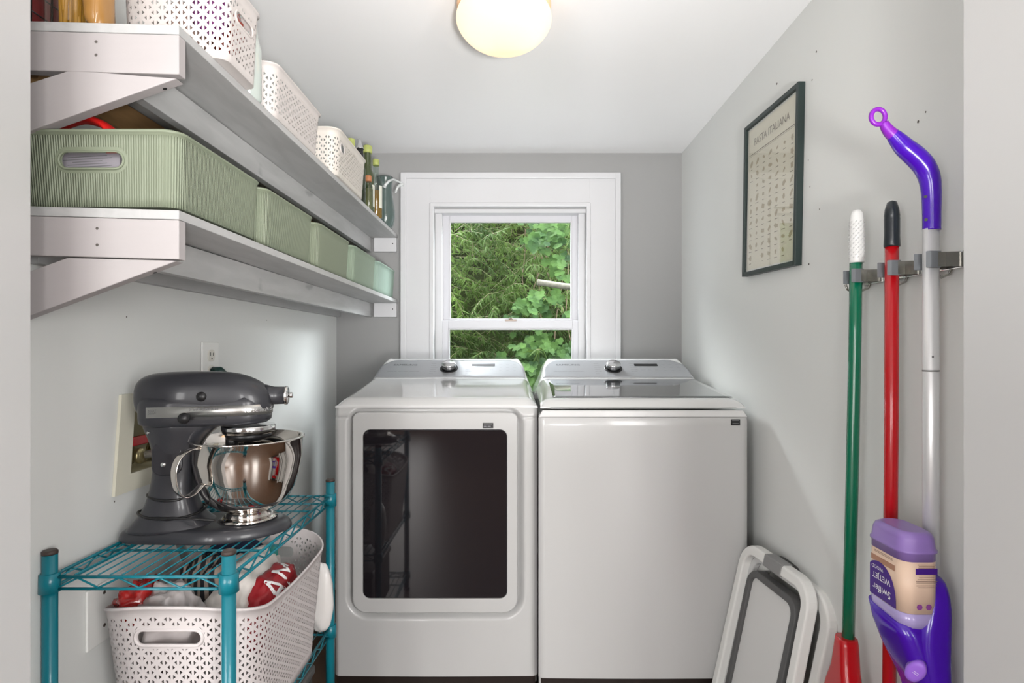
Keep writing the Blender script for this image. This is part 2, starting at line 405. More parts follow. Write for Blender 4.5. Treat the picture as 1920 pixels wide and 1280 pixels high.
def tub(W, L, H, r, taper, wall=0.003, nlev=10, zr=None, lip=0.004, curve=0.0):
    """tapered rounded tub with uv in metres (u along the rim from the front-left corner's middle, v up). Local: x in +-W/2, y in +-L/2, z 0..H"""
    mb = MB(); mb.uv = []
    # resample outline densely, starting at the middle of the front side going +x
    raw = rr(W, L, r, 8); pts = []
    start = (0, -L / 2); seq = [start] + raw_from(raw, start)
    dense = []
    for a, b in zip(seq, seq[1:] + [start]):
        d = math.dist(a, b); k = max(1, int(d / 0.012))
        for i in range(k): dense.append((a[0] + (b[0] - a[0]) * i / k, a[1] + (b[1] - a[1]) * i / k))
    us = [0]
    for a, b in zip(dense, dense[1:]): us.append(us[-1] + math.dist(a, b))
    per = us[-1] + math.dist(dense[-1], start); n = len(dense)
    dense.append(dense[0]); us.append(per)
    zrf = zr or (lambda x, y: 0)
    def ring(t, off, wallz=0):
        out = []
        sc_ = 1 - taper * (1 - t) ** (1 if not curve else curve)
        for (x, y), u in zip(dense, us):
            nx, ny = (x / (W / 2)), (y / (L / 2))
            xx = x * sc_ * (1 - off / (W / 2)); yy = y * sc_ * (1 - off / (L / 2))
            out.append(((xx, yy, (H + zrf(x, y)) * t + wallz), (u, H * t)))
        return out
    rings = [ring(j / nlev, 0) for j in range(nlev + 1)]
    rings.append([((p[0] * (1 + lip / (W / 2)), p[1] * (1 + lip / (L / 2)), p[2]), uv) for p, uv in ring(1, 0)])
    rings.append([((p[0] * (1 + lip / (W / 2)), p[1] * (1 + lip / (L / 2)), p[2] + 0.004), uv) for p, uv in ring(1, 0)])
    rings.append([((p[0], p[1], p[2] + 0.006), uv) for p, uv in ring(1, 0)])
    rings.append([((p[0], p[1], p[2] + 0.004), uv) for p, uv in ring(1, wall)])
    rings += [ring(j / nlev, wall, wall if j == 0 else 0) for j in range(nlev, -1, -1)]
    m = n + 1
    for rg in rings:
        for p, uv in rg: mb.v.append(Vector(p)); mb.uv.append(uv)
    for i in range(len(rings) - 1):
        for k in range(n):
            a = i * m + k; mb.f.append([a, a + 1, a + m + 1, a + m]); mb.sm.append(True)
    # floors
    b0 = len(mb.v)
    mb.v.append(Vector((0, 0, 0))); mb.uv.append((0, 0)); mb.v.append(Vector((0, 0, wall))); mb.uv.append((0, 0))
    for k in range(n):
        mb.f.append([b0, k + 1, k]); mb.sm.append(False)
        q = (len(rings) - 1) * m; mb.f.append([b0 + 1, q + k, q + k + 1]); mb.sm.append(False)
    return mb, per
def raw_from(raw, start):
    # raw begins at the front-right corner going ccw, which follows the front middle
    return list(raw)
def capsule_ring(c, ex, ey, hw, hh, r, n=8):
    """rounded ring following a capsule outline"""
    c = Vector(c); ex = Vector(ex); ey = Vector(ey); pts = []
    for s0, a0 in ((1, -90), (-1, 90)):
        for k in range(n + 1):
            a = R(a0 + 180 * k / n); pts.append(c + ex * (s0 * (hw - hh) + math.cos(a) * hh) + ey * (math.sin(a) * hh))
    return pts

LW, RW, BW, CH = -0.875, 0.81, 2.734, 2.123   # left wall, right wall, back wall, ceiling
# ------------------------------------------------------------------ the room
FLOOR = pm('brown_floor', (0.10, 0.055, 0.032), 0.35, var=0.3, vscale=5, stretch=(8, 1, 1))
struct('floor', MB().box(-1.9, 1.9, -4.7, 2.95, -0.1, 0), FLOOR)
struct('ceiling', MB().box(-1.05, 1.0, 0.896, 2.95, CH, CH + 0.12), CEIL)
# left wall with the recess for the supply box
HY0, HY1, HZ0, HZ1 = 1.262, 1.50, 0.882, 1.032
mb = MB()
mb.box(LW - 0.14, LW, 0.896, HY0, 0, CH); mb.box(LW - 0.14, LW, HY1, BW, 0, CH)
mb.box(LW - 0.14, LW, HY0, HY1, 0, HZ0); mb.box(LW - 0.14, LW, HY0, HY1, HZ1, CH); mb.box(LW - 0.14, LW - 0.10, HY0, HY1, HZ0, HZ1)
wl = struct('wall_left', mb, WALL)
wr = struct('wall_right', MB().box(RW, RW + 0.14, 0.896, BW, 0, CH), WALL)
# back wall with window opening
OX0, OX1, OZ0, OZ1 = X(815, BW), X(1098, BW), 0.74, Z(392, BW)
mb = MB(); mb.box(LW - 0.14, OX0, BW, BW + 0.14, 0, CH); mb.box(OX1, RW + 0.14, BW, BW + 0.14, 0, CH)
mb.box(OX0, OX1, BW, BW + 0.14, 0, OZ0); mb.box(OX0, OX1, BW, BW + 0.14, OZ1, CH)
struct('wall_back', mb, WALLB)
# wall with the doorway the camera looks through
mb = MB(); JL, JR = X(57, 0.9), X(1807, 0.9)
mb.box(-1.9, JL, 0.78, 0.90, 0, 2.4); mb.box(JR, 1.9, 0.78, 0.90, 0, 2.4); mb.box(JL, JR, 0.78, 0.90, 2.06, 2.4)
struct('wall_front', mb, JAMB)
HALL = pm('hall_paint', (0.45, 0.44, 0.43), 0.6)
struct('wall_hall_left', MB().box(-2.0, -1.9, -4.7, 0.9, 0, 2.4), HALL)
struct('wall_hall_right', MB().box(1.9, 2.0, -4.7, 0.9, 0, 2.4), HALL)
struct('wall_hall_back', MB().box(-1.9, 1.9, -4.8, -4.7, 0, 2.4), pm('hall_back_paint', (0.22, 0.18, 0.16), 0.6))
struct('ceiling_hall', MB().box(-2.0, 2.0, -4.8, 0.9, 2.4, 2.5), CEIL)
# small marks in the plaster of the right wall
HOLE = pm('old_screw_hole', (0.10, 0.09, 0.08), 0.9)
mb = MB()
for (px, py, r_) in ((1457, 157, .0035), (1531, 97, .003), (1523, 150, .0025), (1516, 300, .002), (1519, 350, .002), (1537, 392, .002), (1517, 495, .003), (1722, 228, .003), (1736, 210, .002)):
    D = 850.5 / (px - CX); disc(mb, (RW - 0.0006, D, Z(py, D)), (-1, 0, 0), r_)
obj('screw_hole', mb, HOLE, wr)
mb = MB(); 
for (px, py) in ((237, 594), (570, 607), (214, 940), (500, 600)):
    D = 918.75 / (CX - px); disc(mb, (LW + 0.0006, D, Z(py, D)), (1, 0, 0), 0.002)
obj('nail_mark', mb, HOLE, wl)

# ------------------------------------------------------------------ window
win = bpy.data.objects.new('window_1', None); C.objects.link(win); WM['window_1'] = Matrix.Translation((0, BW, 0.74)); win.location = (0, BW, 0.74); win['kind'] = 'structure'
win['label'] = 'double hung window with broad white casing in the back wall'
ax0, ax1, az1, ab = X(752, BW - .02), X(1163, BW - .02), Z(325, BW - .02), 0.62
ix0, ix1, iz1 = X(806, BW - .02), X(1107, BW - .02), Z(380, BW - .02)
mb = MB(); y0 = BW - 0.022
mb.box(ax0, ix0 + .004, y0, BW, ab, az1); mb.box(ix1 - .004, ax1, y0, BW, ab, az1); mb.box(ix0, ix1, y0 + .0006, BW, iz1 - .004, az1 - .0006)
obj('casing', mb, TRIM, win, 0.0015)
mb = MB(); bw_ = 0.026; y1 = y0 - 0.010
mb.box(ax0 - .002, ax0 + bw_, y1, BW, ab, az1 + .002); mb.box(ax1 - bw_, ax1 + .002, y1, BW, ab, az1 + .002); mb.box(ax0, ax1, y1 + .0005, BW, az1 - bw_, az1 + .003)
obj('backband', mb, TRIM, win, 0.004, 3)
mb = MB(); s1 = 0.020; y1 = y0 - 0.008
mb.box(ix0, ix0 + s1, y1, BW + .02, ab, iz1); mb.box(ix1 - s1, ix1, y1, BW + .02, ab, iz1); mb.box(ix0, ix1, y1 + .0005, BW + .02, iz1 - s1, iz1 + .0005)
obj('inner_stop', mb, TRIM, win, 0.004, 3)
mb = MB(); jx0, jx1, jz1 = ix0 + s1 - .002, ix1 - s1 + .002, iz1 - s1 + .002
mb.box(jx0, jx0 + .036, BW + .022, BW + .12, 0.745, jz1); mb.box(jx1 - .036, jx1, BW + .022, BW + .12, 0.745, jz1); mb.box(jx0, jx1, BW + .0005, BW + .12, jz1 - .026, jz1); mb.box(jx0, jx1, BW - .05, BW + .12, 0.72, 0.75)
obj('window_jamb', mb, TRIM, win, 0.002)
GD = 2.80
def sash(name, px0, px1, py0, py1, yf, depth, gx0, gx1, gy0, gy1):
    a, b, c, d = X(px0, yf), X(px1, yf), Z(py1, yf), Z(py0, yf)
    e, f, g_, h = X(gx0, yf), X(gx1, yf), Z(gy1, yf), Z(gy0, yf)
    m = MB(); m.box(a, e, yf, yf + depth, c, d); m.box(f, b, yf, yf + depth, c, d); m.box(e, f, yf + .0004, yf + depth, h, d); m.box(e, f, yf + .0004, yf + depth, c, g_)
    s_ = obj(name, m, pm('sash_white', (0.56, 0.56, 0.59), 0.35), win, 0.002)
    m2 = MB(); k = .006
    m2.box(e - .001, e + k, yf - .004, yf + .012, g_, h); m2.box(f - k, f + .001, yf - .004, yf + .012, g_, h); m2.box(e, f, yf - .0035, yf + .012, h - k, h + .001); m2.box(e, f, yf - .0035, yf + .012, g_ - .001, g_ + k)
    obj('glazing_bead', m2, TRIM, s_, 0.0015)
    obj('pane', MB().box(e, f, yf + depth * .5, yf + depth * .5 + .003, g_, h), WGLASS, s_)
    return s_
sash('upper_sash', 828, 1087, 403, 606, 2.795, 0.025, 843, 1072, 415, 599)
ls = sash('lower_sash', 827, 1088, 600, 835, 2.765, 0.025, 841, 1074, 616, 822)
m = MB(); c_ = P(958, 601, 2.76); m.box(c_.x - .028, c_.x + .028, 2.755, 2.78, c_.z - .002, c_.z + .006); m.lathe([(0.011, 0), (0.009, .008), (0, .009)], (c_.x, 2.765, c_.z + .006), 16)
obj('sash_lock', m, pm('bronze_lock', (0.25, 0.2, 0.17), 0.4, metal=0.6), win, 0.001)

# ------------------------------------------------------------------ ceiling lamp
lx, ly = X(945, 1.52), 1.52
lamp = thing('ceiling_lamp', 'round frosted glass ceiling lamp glowing warm above the room', 'lamp', (lx, ly, CH))
obj('fitter_base', MB().lathe([(0.126, CH - .001), (0.128, CH - .028), (0.112, CH - .034), (0.108, CH - .030)], (lx, ly, 0), 48), pm('peach_fitter', (0.80, 0.55, 0.36), 0.4), lamp)
gm = bpy.data.materials.new('opal_glass'); gm.use_nodes = True; nt = gm.node_tree
p = nt.nodes['Principled BSDF']; p.inputs['Base Color'].default_value = (0.64, 0.60, 0.53, 1); p.inputs['Roughness'].default_value = 0.15
p.inputs['Emission Color'].default_value = (1, 0.82, 0.64, 1); p.inputs['Emission Strength'].default_value = 0.30
tl = nt.nodes.new('ShaderNodeBsdfTranslucent'); tl.inputs[0].default_value = (1, 0.88, 0.74, 1)
mx = nt.nodes.new('ShaderNodeMixShader'); mx.inputs[0].default_value = 0.55
nt.links.new(p.outputs[0], mx.inputs[1]); nt.links.new(tl.outputs[0], mx.inputs[2]); nt.links.new(mx.outputs[0], nt.nodes['Material Output'].inputs[0])
gz = 2.058
prof = [(0.0001, gz - .076), (.03, gz - .0745), (.06, gz - .068), (.088, gz - .055), (.110, gz - .037), (.125, gz - .017), (.131, gz), (.128, gz + .018), (.118, gz + .034), (.104, gz + .045), (.096, gz + .052)]
obj('glass_globe', MB().lathe(prof, (lx, ly, 0), 56), gm, lamp, sub=1)
bm_ = pm('bulb_glow', (1, 0.9, 0.7), 0.5, emit=(1, 0.84, 0.66), estr=4.5)
for dx in (-0.055, 0.06):
    m = MB(); m.lathe([(0, -.028), (.014, -.024), (.024, -.008), (.022, .008), (.013, .024), (.012, .034)], (lx + dx, ly, gz), 20); obj('light_bulb', m, bm_, lamp)

# ------------------------------------------------------------------ shelves
SX = -0.575; SN = 0.956; SE = BW - 0.006
def shelf_unit(ztop, label, raw, brace_px, arm_dz):
    zb = ztop - 0.016; t = thing('wall_shelf', label, 'shelf', (LW, SN, zb - 0.08), 0, 'long white plank shelves on the left wall')
    dz = 0.008
    m = MB().hexa([(LW + .003, SN, zb + dz), (SX, SN, zb), (SX, SE, zb), (LW + .003, SE, zb), (LW + .003, SN, ztop + dz), (SX, SN, ztop), (SX, SE, ztop), (LW + .003, SE, ztop)])
    obj('shelf_board', m, SHELF, t, 0.0012)
    # front bracket arm
    y1 = SN + 0.020
    m = MB().hexa([(LW + .003, SN, zb - .068 + dz), (SX, SN, zb - .068), (SX, y1, zb - .068), (LW + .003, y1, zb - .068 + dz), (LW + .003, SN, zb - .0008 + dz), (SX, SN, zb - .0008), (SX, y1, zb - .0008), (LW + .003, y1, zb - .0008 + dz)])
    arm = obj('bracket_arm', m, ARM, t, 0.0015)
    for (px, py) in brace_px[1]: ms = MB(); q = P(px, py, SN - .0006); disc(ms, q, (0, -1, 0), 0.0026); obj('screw', ms, HOLE, arm)
    poly = [P(px, py, SN + .001) for px, py in brace_px[0]]
    br = obj('bracket_brace', MB().prism(poly, (0, 0.022, 0)), ARM, t, 0.0015)
    a, b = Vector(poly[-2]), Vector(poly[-1]); q = a.lerp(b, brace_px[2]); nrm = Vector((0.36, 0, -0.93))
    ms = MB(); disc(ms, q + Vector((0, 0.014, -0.0012)), nrm, 0.0035, 12); obj('screw', ms, BLKINK, br)
    # back cleat, long rail, wall ledger
    m = MB().box(X(701, SE - .02), SX - .002, SE - .02, SE, zb - .068, zb - .0008)
    cl = obj('end_cleat', m, TRIM, t, 0.001)
    ms = MB(); disc(ms, (SX - .020, SE - .0206, zb - .030), (0, -1, 0), 0.003); obj('screw', ms, BLKINK, cl)
    m = MB().box(-.722, -.700, SN + .045, SE - .0, zb - .068, zb - .0008); obj('support_rail', m, SHELF, t, 0.001)
    m = MB().box(LW + .0008, LW + .022, SN + .045, SE - .0, zb - (.068 if not raw else .062), zb - .0008); obj('wall_ledger', m, RAWWOOD if raw else SHELF, t, 0.001)
    return t
shelf_unit(1.722, 'upper white plank shelf on the left wall, carrying white baskets and bottles', True,
           ([(57 - 40, 168), (132, 131), (322, 146), (331, 147), (57 - 40, 259)], [(180, 78), (180, 103)], 0.10), 0)
shelf_unit(1.406, 'lower white plank shelf on the left wall, carrying the ribbed green bins', False,
           ([(57 - 40, 522), (126, 483), (322, 488), (331, 489), (57 - 40, 606)], [(182, 428), (182, 459)], 0.16), 0)

# ------------------------------------------------------------------ green ribbed bins on the lower shelf
def ribbed(name, col, per, L, W):
    hs = [(-0.009, 0.080, 0.055, 0.0135), (per - 0.009, 0.080, 0.055, 0.0135), (per / 2, 0.080, 0.055, 0.0135)]
    return lattice_mat(name, col, 0.127, hs, triangles=False, ribs=0.0044, top=0.004, bot=0.0, rough=0.5)
BW_, BH = 0.284, 0.127
labels = ['ribbed sage green bin with papers and a red strap inside, nearest on the lower shelf',
          'ribbed sage green bin, second from the near end of the lower shelf',
          'ribbed sage green bin, third and middle one on the lower shelf',
          'ribbed green bin, fourth along the lower shelf, window light painted into its green',
          'ribbed green bin at the far end of the lower shelf, window light painted as mint']
spans = [(0.966, 1.288), (1.300, 1.622), (1.650, 1.980), (2.015, 2.345), (2.375, 2.715)]
BINCOL = (0.205, 0.235, 0.165)
for i, ((a, b), lab) in enumerate(zip(spans, labels)):
    L_ = b - a
    mb, per = tub(BW_, L_, BH, 0.030, 0.045, 0.003, 6, lip=0.002)
    col = BINCOL if i < 3 else ((0.23, 0.29, 0.215) if i == 3 else (0.27, 0.37, 0.305))  # far two bins: window light painted in as a paler, mintier green
    m = ribbed('ribbed_plastic_%d' % i, col, per, L_, BW_)
    t = thing('storage_bin', lab, 'bin', (LW + .0075 + BW_ / 2, (a + b) / 2, 1.4072 + (0.0085 if i == 0 else .006 if i == 1 else 0.003)), 0, 'ribbed green bins on the lower shelf')
    obj('bin_body', mb, m, t, local=True)
    r_ = MB().loop(capsule_ring((-.009, -L_ / 2 * (1 - .045 * (1 - .08 / .127)) - .0000, 0.080), (1, 0, 0), (0, 0, 1), 0.0565, 0.0150, 0), 0.0022, 8, up=(0, 1, 0))
    obj('handle_rim', r_, pm('bin_rim_%d' % i, col, 0.5), t, local=True)
# papers and red strap in the nearest bin
o = obj('paper_booklet', MB().box(-0.815, -0.700, 0.990, 0.998, 1.418, 1.515), pm('printed_paper', (0.30, 0.28, 0.31), 0.6)); tag(o, 'printed paper booklet seen through the hand hole of the nearest green bin', 'booklet')
m = MB()
for k in range(9): quad(m, (-0.757, 0.9896, 1.509 - k * .0045), (1, 0, 0.06), (-.06, 0, 1), 0.07 + .02 * math.sin(k * 2.1), 0.0014, 0)
obj('print_line', m, GREYINK, o)
o = obj('plastic_pouch', MB().blob((-0.672, 1.03, 1.46), (0.03, 0.035, 0.045), seed=4, amp=.25), pm('pale_pouch', (0.55, 0.58, 0.60), 0.15, coat=0.6)); tag(o, 'shiny pale plastic pouch inside the nearest green bin beside the booklet', 'pouch')
pts = smooth_path([P(82, 275, 1.02), P(90, 250, 1.02), P(112, 232, 1.02), P(148, 222, 1.02), P(185, 230, 1.02), P(208, 245, 1.02), P(216, 268, 1.02), P(216, 330, 1.02)], 4)
o = obj('red_strap', MB().tube(pts, 0.01, 10, flat=(0.007, 0.022), up=(0, 0, 1)), pm('red_webbing', (0.62, 0.008, 0.006), 0.6, bump=.4, bscale=300)); tag(o, 'bright red webbing strap arching out of the nearest green bin', 'strap')
o = obj('paper_tissue', MB().blob((-0.66, 2.45, 1.50), (0.06, 0.05, 0.055), seed=9, amp=.3), PLWHITE); tag(o, 'white crumpled tissue peeking out of the far green bin by the window', 'tissue')

# ------------------------------------------------------------------ white lattice baskets on the upper shelf
LAT = (0.56, 0.52, 0.50)
def white_basket(x0, x1, y0, y1, z0, H, label, holes_side, yaw=0, r=0.03, col=LAT, taper=.06, oy=0, pw=.0285, ph=.019):
    W, L = x1 - x0, y1 - y0
    mb, per = tub(W, L, H, r, taper, 0.0010, 8, lip=0.004)
    q = math.hypot(0, 0)
    # u of the middle of the +x side: front half + side half (corner arcs)
    arc = PI * r / 2; uside = (W / 2 - r) + arc + (L - 2 * r) / 2
    hv = .68
    holes = [(uside + oy, H * hv, *holes_side), (per - uside, H * hv, *holes_side)] if holes_side else []
    m = lattice_mat('lattice_plastic_%.3f' % y0, col, H, holes, pw, ph)
    t = thing('storage_basket', label, 'basket', ((x0 + x1) / 2, (y0 + y1) / 2, z0), yaw, 'white lattice baskets on the upper shelf')
    obj('basket_body', mb, m, t, local=True)
    if holes_side:
        hx = W / 2 * (1 - taper * (1 - hv))
        obj('handle_rim', MB().loop(capsule_ring((hx, oy, H * hv), (0, 1, 0), (0, 0, 1), holes_side[0] + .0015, holes_side[1] + .0015, 0), 0.0022, 8, up=(1, 0, 0)), pm('lattice_rim', LAT, 0.5), t, local=True)
    return t
zs = 1.7225
white_basket(-0.752, -0.546, 1.062, 1.200, zs, 0.150, 'white lattice basket nearest the doorway on the upper shelf, purple packets inside', (0.034, 0.0105), r=.022)
white_basket(-0.850, -0.566, 1.315, 1.635, zs, 0.118, 'long white lattice basket in the middle of the upper shelf', None, oy=0.0, r=.03)
white_basket(-0.850, -0.560, 1.760, 2.105, zs, 0.140, 'white lattice basket just before the bottles on the upper shelf', (0.019, 0.013), oy=-0.115, r=.035, col=(.60, .56, .51))
for k, (c, r_, col, lab) in enumerate([((-0.60, 1.10, 1.83), (.035, .030, .045), (0.18, 0.03, 0.16), 'purple foil packet inside the nearest white basket'), ((-0.60, 1.165, 1.825), (.035, .028, .05), (0.35, 0.05, 0.03), 'red brown foil packet inside the nearest white basket behind the purple one'), ((-0.665, 1.13, 1.80), (.045, .045, .06), (0.45, 0.30, 0.25), 'tan paper packet inside the nearest white basket')]):
    o = obj('snack_packet', MB().blob(c, r_, seed=k + 20, amp=.25), pm('packet_%d' % k, col, 0.25, coat=.5)); tag(o, lab, 'packet', 'packets in the nearest white basket')
o = obj('produce_bag', MB().blob((-0.70, 1.58, 1.82), (.05, .04, .02), seed=3), PLWHITE); o.name = 'white_cloth'; tag(o, 'small white cloth inside the middle lattice basket', 'cloth')

# pasta jar, wire rack and book at the near left end of the upper shelf
GLZ = pm('clear_glass', (0.95, 0.97, 0.96), 0.02, trans=1, ior=1.2)
t = thing('pasta_jar', 'clear glass jar of yellow pasta at the near end of the upper shelf', 'jar', (-0.803, 1.015, 1.731))
obj('jar_glass', MB().lathe([(0.030, 1.731), (.038, 1.733), (.0405, 1.740), (.0405, 1.86), (.036, 1.90), (.036, 1.95)], (-0.803, 1.015, 0), 36), thin_glass('jar_glass', (.93, .9, .86), .05), t)
m = MB(); random.seed(3)
for k in range(34):
    a, r0 = random.random() * 6.28, random.random() ** .5 * .022
    x, y = -0.797 + math.cos(a) * r0, 1.015 + math.sin(a) * r0
    m.tube([(x, y, 1.738), (x + random.uniform(-.006, .006), y + random.uniform(-.006, .006), 1.90)], .0045, 6)
obj('pasta', m, pm('yellow_pasta', (0.42, 0.23, 0.03), 0.45), t)
obj('jar_lid', MB().lathe([(0.037, 1.951), (.039, 1.953), (.039, 1.972), (.036, 1.975)], (-0.803, 1.015, 0), 36), BRUSHED, t)
o = obj('pasta_bag', MB().blob((-0.742, 0.998, 1.80), (.019, .024, .072), seed=31, amp=.12, p=3), pm('amber_bag', (0.36, 0.18, 0.045), 0.25, coat=.4)); tag(o, 'amber packet of dry pasta leaning on the glass jar at the near shelf end', 'packet')
t = thing('cookbook', 'dark red book standing at the left end of the upper shelf', 'book', (-0.866, 1.03, 1.731))
obj('book_cover', MB().box(-0.8745, -0.862, 0.99, 1.11, 1.731, 1.93), pm('book_red', (0.16, 0.01, 0.01), 0.4), t, .002)
obj('book_pages', MB().box(-0.872, -0.8645, 0.9885, 1.105, 1.735, 1.926), pm('page_white', (.6, .58, .55), .7), t)
t = thing('wire_holder', 'black wire holder beside the dark red book on the upper shelf', 'wire holder', (-0.853, 1.0, 1.731))
m = MB()
for zz in (1.735, 1.765, 1.80, 1.84, 1.88): m.tube([(-0.853, 0.985, zz), (-0.853, 1.08, zz), ], .0015, 6)
for yy in (0.985, 1.03, 1.08): m.tube([(-0.853, yy, 1.733), (-0.853, yy, 1.90)], .002, 6)
obj('wire_frame', m, BLACK, t)

# bottles and vase at the far end of the upper shelf
def bottle(name, label, x, y, h, r, neck_r, body_col, cap=None, cap_h=0.02, liquid=None, lab=None, shoulder=.62, z0=1.7225, tint=(.8, .85, .8), trans=True):
    t = thing(name, label, 'bottle', (x, y, z0), 0, 'glass bottles on the upper shelf')
    hs = h * shoulder
    prof = [(r * .85, z0), (r, z0 + .006), (r, z0 + hs), (r * .93, z0 + hs + h * .05), (r * .62, z0 + hs + h * .12), (neck_r * 1.1, z0 + hs + h * .18), (neck_r, z0 + h * .92), (neck_r, z0 + h)]
    obj('bottle_glass', MB().lathe(prof, (x, y, 0), 28), body_col, t)
    if liquid:
        lh = liquid[1]; obj('liquid', MB().lathe([(r * .80, z0 + .004), (r * .93, z0 + .008), (r * .93, z0 + hs * lh)], (x, y, 0), 24), liquid[0], t)
    if cap: obj('bottle_cap', MB().lathe([(neck_r * 1.25, z0 + h - cap_h * .9), (neck_r * 1.3, z0 + h - cap_h * .5), (neck_r * 1.3, z0 + h + .003), (neck_r * 1.1, z0 + h + .006)], (x, y, 0), 22), cap, t)
    if lab:
        l0, l1, lm, a0, a1 = lab; mm = MB(); n = 14
        mm.grid(lambda u, v: (x + math.cos(R(a0 + (a1 - a0) * u)) * (r + .0008), y + math.sin(R(a0 + (a1 - a0) * u)) * (r + .0008), z0 + l0 + (l1 - l0) * v), n, 1)
        obj('bottle_label', mm, lm, t)
    return t
GCAP = pm('green_cap', (0.36, 0.40, 0.12), 0.4)
CLG = thin_glass('bottle_clear', (.80, .86, .82), .06); DGG = pm('olive_dark_glass', (0.035, 0.05, 0.012), 0.06, coat=1)
LGG = thin_glass('bottle_olive', (.55, .62, .35), .06)
BLW = pm('bottle_label_white', (.60, .60, .52), .5)
bottle('oil_bottle', 'green capped bottle half hidden behind the third white basket', -0.629, 2.137, 0.240, 0.023, 0.012, LGG, GCAP, 0.03, (pm('olive_oil', (0.20, 0.19, 0.02), .2), .9))
t = bottle('oil_bottle', 'clear glass bottle with a pointed metal pourer on the upper shelf', -0.612, 2.198, 0.225, 0.023, 0.010, CLG, BLACK, 0.03)
obj('pour_spout', MB().lathe([(0.016, 1.952), (0.015, 1.955), (0.009, 1.968), (0.006, 1.982), (0.001, 1.995)], (-0.612, 2.198, 0), 20), CHROME, t)
bottle('oil_bottle', 'tall dark olive green bottle with a yellow green cap behind the herb bottle', -0.612, 2.315, 0.278, 0.028, 0.0145, DGG, GCAP, 0.028, None, (.03, .12, BLW, -35, 5), shoulder=.55)
bottle('oil_bottle', 'clear bottle of amber oil with a white label next to the vase', -0.599, 2.400, 0.250, 0.0275, 0.011, CLG, GCAP, 0.022, (pm('amber_oil', (0.26, 0.13, 0.02), .15), .80), (.045, .140, BLW, -48, -12), shoulder=.60)
bottle('herb_bottle', 'short clear bottle of dried herbs at the front of the upper shelf', -0.592, 2.250, 0.135, 0.0185, 0.010, CLG, pm('orange_cap', (.40, .16, .07), .5), 0.02, (pm('dried_herbs', (0.13, 0.125, 0.06), .8, var=.6, vscale=200), .95), shoulder=.68)
VG = pm('smoky_green_glass', (0.085, 0.125, 0.115), 0.22, coat=0.8, trans=0.25)
t = thing('glass_vase', 'smoky green glass vase with clear curled handles at the far shelf end', 'vase', (-0.607, 2.60, 1.7225))
obj('vase_body', MB().lathe([(0.028, 1.7225), (.040, 1.74), (.0465, 1.775), (.046, 1.81), (.040, 1.85), (.034, 1.89), (.033, 1.92), (.037, 1.955), (.039, 1.962), (.035, 1.955), (.030, 1.92), (.031, 1.89)], (-0.607, 2.60, 0), 36), VG, t)
CLR = pm('clear_curl', (0.5, 0.52, 0.52), 0.08, coat=1)
for q in ([(720, 352), (723, 346), (730, 339), (738, 336), (748, 341), (757, 346)], [(757, 346), (750, 347), (746, 350), (743, 356), (741, 362)]):
    obj('curled_handle', MB().tube([P(a, b, 2.565) for a, b in q], [.0085, .007, .006, .005, .005, .004][:len(q)], 10), CLR, t)
o = obj('milk_bottle', MB().lathe([(.026, 1.7225), (.03, 1.728), (.03, 1.84), (.024, 1.865), (.019, 1.90), (.020, 1.93)], (-0.603, 1.258, 0), 28), pm('milky_glass', (0.60, 0.66, 0.62), 0.08, coat=1, trans=.3)); tag(o, 'milky glass bottle standing between the first two white baskets', 'bottle')

# ------------------------------------------------------------------ left wall fittings
t = thing('wall_outlet', 'white duplex outlet on the left wall above the stand mixer', 'outlet', (LW, 1.597, 1.07))
pl = obj('cover_plate', MB().box(LW + .0005, LW + .006, 1.553, 1.640, 1.068, 1.188), PLWHITE, t, .003, 3)
for zc in (1.150, 1.104):
    q = obj('receptacle', MB().prism([(LW + .0055, 1.597 + a, zc + b) for a, b in rr(.034, .034, .012, 5)], (.003, 0, 0)), pm('receptacle_white', (.62, .6, .55), .4), t, .0008)
    mm = MB(); mm.box(LW + .0084, LW + .0090, 1.588, 1.591, zc - .001, zc + .009); mm.box(LW + .0084, LW + .0090, 1.603, 1.606, zc - .001, zc + .008); disc(mm, (LW + .0089, 1.597, zc - .009), (1, 0, 0), .003)
    obj('slot', mm, BLKINK, q)
t = thing('power_cord', 'dark green plug and cord in the outlet behind the mixer', 'plug', (LW + .01, 1.60, 1.10))
obj('plug', MB().tube([(LW + .009, 1.60, 1.108), (LW + .03, 1.60, 1.106), (LW + .042, 1.60, 1.098)], [.010, .012, .009], 14), pm('dark_green_plug', (0.01, 0.035, 0.03), .4), t)
obj('cord', MB().tube([(LW + .040, 1.60, 1.099), (LW + .06, 1.62, 1.094), (LW + .07, 1.63, 1.08), (LW + .05, 1.63, 1.0), (LW + .03, 1.60, .85), (LW + .03, 1.58, .80)], .0035, 8), BLACK, t)
# blank cover plate low on the wall
t = thing('blank_wall_plate', 'white blank wall plate low on the left wall behind the rack post', 'wall plate', (LW, 1.19, .552))
obj('cover_plate', MB().box(LW + .0005, LW + .006, 1.136, 1.255, .552, .676), PLWHITE, t, .002, 3)
for zz in (.586, .655): mm = MB(); disc(mm, (LW + .0064, 1.183, zz), (1, 0, 0), .004); obj('screw', mm, pm('dark_screw', (.08, .06, .05), .5, metal=.6), t)
